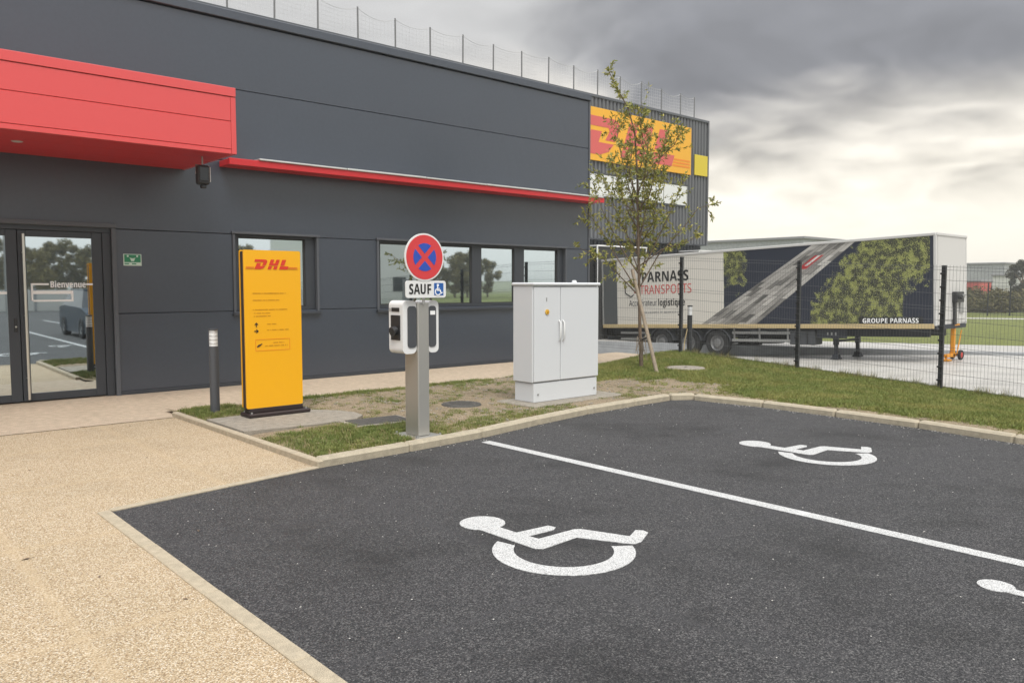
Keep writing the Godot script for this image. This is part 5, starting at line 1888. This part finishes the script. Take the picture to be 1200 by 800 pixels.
# ------------------------------------------------------------------ grass
func tuft(sd: int, blades: int, h: float, spread: float) -> ArrayMesh:
	var r := RandomNumberGenerator.new()
	r.seed = sd
	var st := new_st()
	for i in blades:
		var a := r.randf() * TAU
		var o := Vector3(cos(a), 0, sin(a)) * sqrt(r.randf()) * spread
		var lean := Vector3(r.randfn(), 0, r.randfn()) * 0.45
		var l := h * r.randf_range(0.45, 1.15)
		var w := Vector3(cos(a + 1.3), 0, sin(a + 1.3)) * r.randf_range(0.0018, 0.0036)
		var m := o + (Vector3.UP + lean * 0.45).normalized() * l * 0.55
		var e := m + (Vector3.UP * 0.7 + lean * 1.3).normalized() * l * 0.5
		var t := r.randf_range(0.75, 1.25)
		var c := Color(t, t * r.randf_range(0.92, 1.08), t)
		for v in [o - w, m - w * 0.8, m + w * 0.8, o - w, m + w * 0.8, o + w, m - w * 0.8, e, m + w * 0.8]:
			st.set_color(c)
			st.add_vertex(v)
	return done(st)

func scatter(called: String, label: String, mesh: Mesh, list: Array) -> void:
	var mm := MultiMesh.new()
	mm.transform_format = MultiMesh.TRANSFORM_3D
	mm.use_colors = true
	mm.mesh = mesh
	mm.instance_count = list.size()
	for i in list.size():
		mm.set_instance_transform(i, list[i][0])
		mm.set_instance_color(i, list[i][1])
	var mi := MultiMeshInstance3D.new()
	mi.name = numbered(called)
	mi.multimesh = mm
	mi.material_override = M.grass_blade
	add_child(mi)
	tag(mi, label, "grass", "", "stuff")

func make_grass() -> void:
	var r := RandomNumberGenerator.new()
	r.seed = 909
	var near := []
	var lawn := []
	var dry := []
	for i in 110000:
		var x := r.randf_range(3.45, 13.95)
		var n := r.randf_range(1.6, 10.35)
		if x < 9.3 and n < kerb_n(x) + 0.13:
			continue
		if x >= 9.3 and n < 6.75 and x < kerb_x(n) + 0.13:
			continue
		if x < 5.0 and n > 7.97 and n < 9.14 and x < 5.02 - absf(n - 8.4) * 0.5:
			continue
		if absf(x - 4.80) < 0.38 and absf(n - 7.66) < 0.25:
			continue
		if Vector2(x - 6.30, n - 8.05).length() < 0.34 or Vector2(x - 11.95, n - 8.65).length() < 0.42:
			continue
		if x > 6.8 and x < 8.52 and n > 7.22 and n < 7.95:
			continue
		if absf(x - 4.66) < 0.17 and absf(n - 6.68) < 0.21:
			continue
		var g := grass_amount(x, n)
		if r.randf() > g * g * 1.15:
			continue
		var k := gn.get_noise_2d(x * 0.9 + 31.0, n * 0.9)
		var c := Color(.145, .185, .032).lerp(Color(.26, .25, .065), clampf(0.35 + k * 0.9 + r.randfn() * 0.2, 0.0, 1.0))
		var s := r.randf_range(0.55, 1.15) * (0.75 + 0.5 * g)
		var tr := Transform3D(Basis(Vector3.UP, r.randf() * TAU).scaled(Vector3(1.0, s, 1.0)), P(x, lawn_height(x, n) - 0.004, n))
		if x > 9.3:
			if r.randf() < 0.08:
				dry.append([tr, Color(.33, .27, .13)])
			else:
				lawn.append([tr, c])
		else:
			if r.randf() < 0.12:
				dry.append([tr, Color(.33, .27, .13)])
			else:
				near.append([tr, c.lerp(Color(.11, .15, .035), 0.3)])
	scatter("bed_grass", "short weedy green grass growing in patches on the bed's soil", tuft(1, 16, 0.045, 0.05), near)
	scatter("lawn_grass", "short green lawn between the parking kerb and mesh fence", tuft(2, 18, 0.055, 0.06), lawn)
	scatter("dry_grass", "straw-coloured dry grass scattered on bed and lawn", tuft(3, 9, 0.05, 0.05), dry)
	# taller tufts at the foot of the fence
	var tall := []
	for i in 420:
		var n := r.randf_range(1.8, 10.2)
		if gn.get_noise_1d(n * 3.0) < -0.05:
			continue
		var x := 13.78 + r.randfn() * 0.06
		tall.append([Transform3D(Basis(Vector3.UP, r.randf() * TAU).scaled(Vector3(1, r.randf_range(0.6, 1.6), 1)), P(x, lawn_height(minf(x, 13.95), n) - 0.005, n)), Color(.13, .155, .035).lerp(Color(.26, .21, .08), r.randf())])
	scatter("fence_grass", "longer grass tufts along the foot of the mesh fence", tuft(4, 12, 0.12, 0.04), tall)
	# broad-leaved weeds
	for i in 46:
		var x := r.randf_range(3.6, 13.6)
		var n := r.randf_range(2.2, 10.0)
		if (x < 9.6 and n < kerb_n(minf(x, 9.0)) + 0.2) or (x >= 9.3 and n < 6.9 and x < kerb_x(n) + 0.2) or grass_amount(x, n) < 0.45:
			continue
		if x < 5.1 and n > 7.4 and n < 9.2:
			continue
		var st := new_st()
		var col := Color(.10, .15, .035).lerp(Color(.17, .19, .06), r.randf())
		for k in 9:
			var a := k * 2.4 + r.randf() * 0.4
			var d := Vector3(cos(a), r.randf_range(0.15, 0.6), sin(a)).normalized()
			var l := r.randf_range(0.05, 0.10)
			var u := d.cross(Vector3.UP).normalized() * l * 0.2
			for v in [Vector3.ZERO, d * l * 0.55 + u, d * l + Vector3(0, -0.012, 0), Vector3.ZERO, d * l + Vector3(0, -0.012, 0), d * l * 0.55 - u]:
				st.set_color(col)
				st.add_vertex(v)
		var o := thing("weed", "low broad-leaved weed rosette growing in the grass", "plant", P(x, lawn_height(x, n) + 0.002, n), 0.0, "weed rosettes in the grass")
		part("leaf_rosette", done(st), M.grass_blade, o)
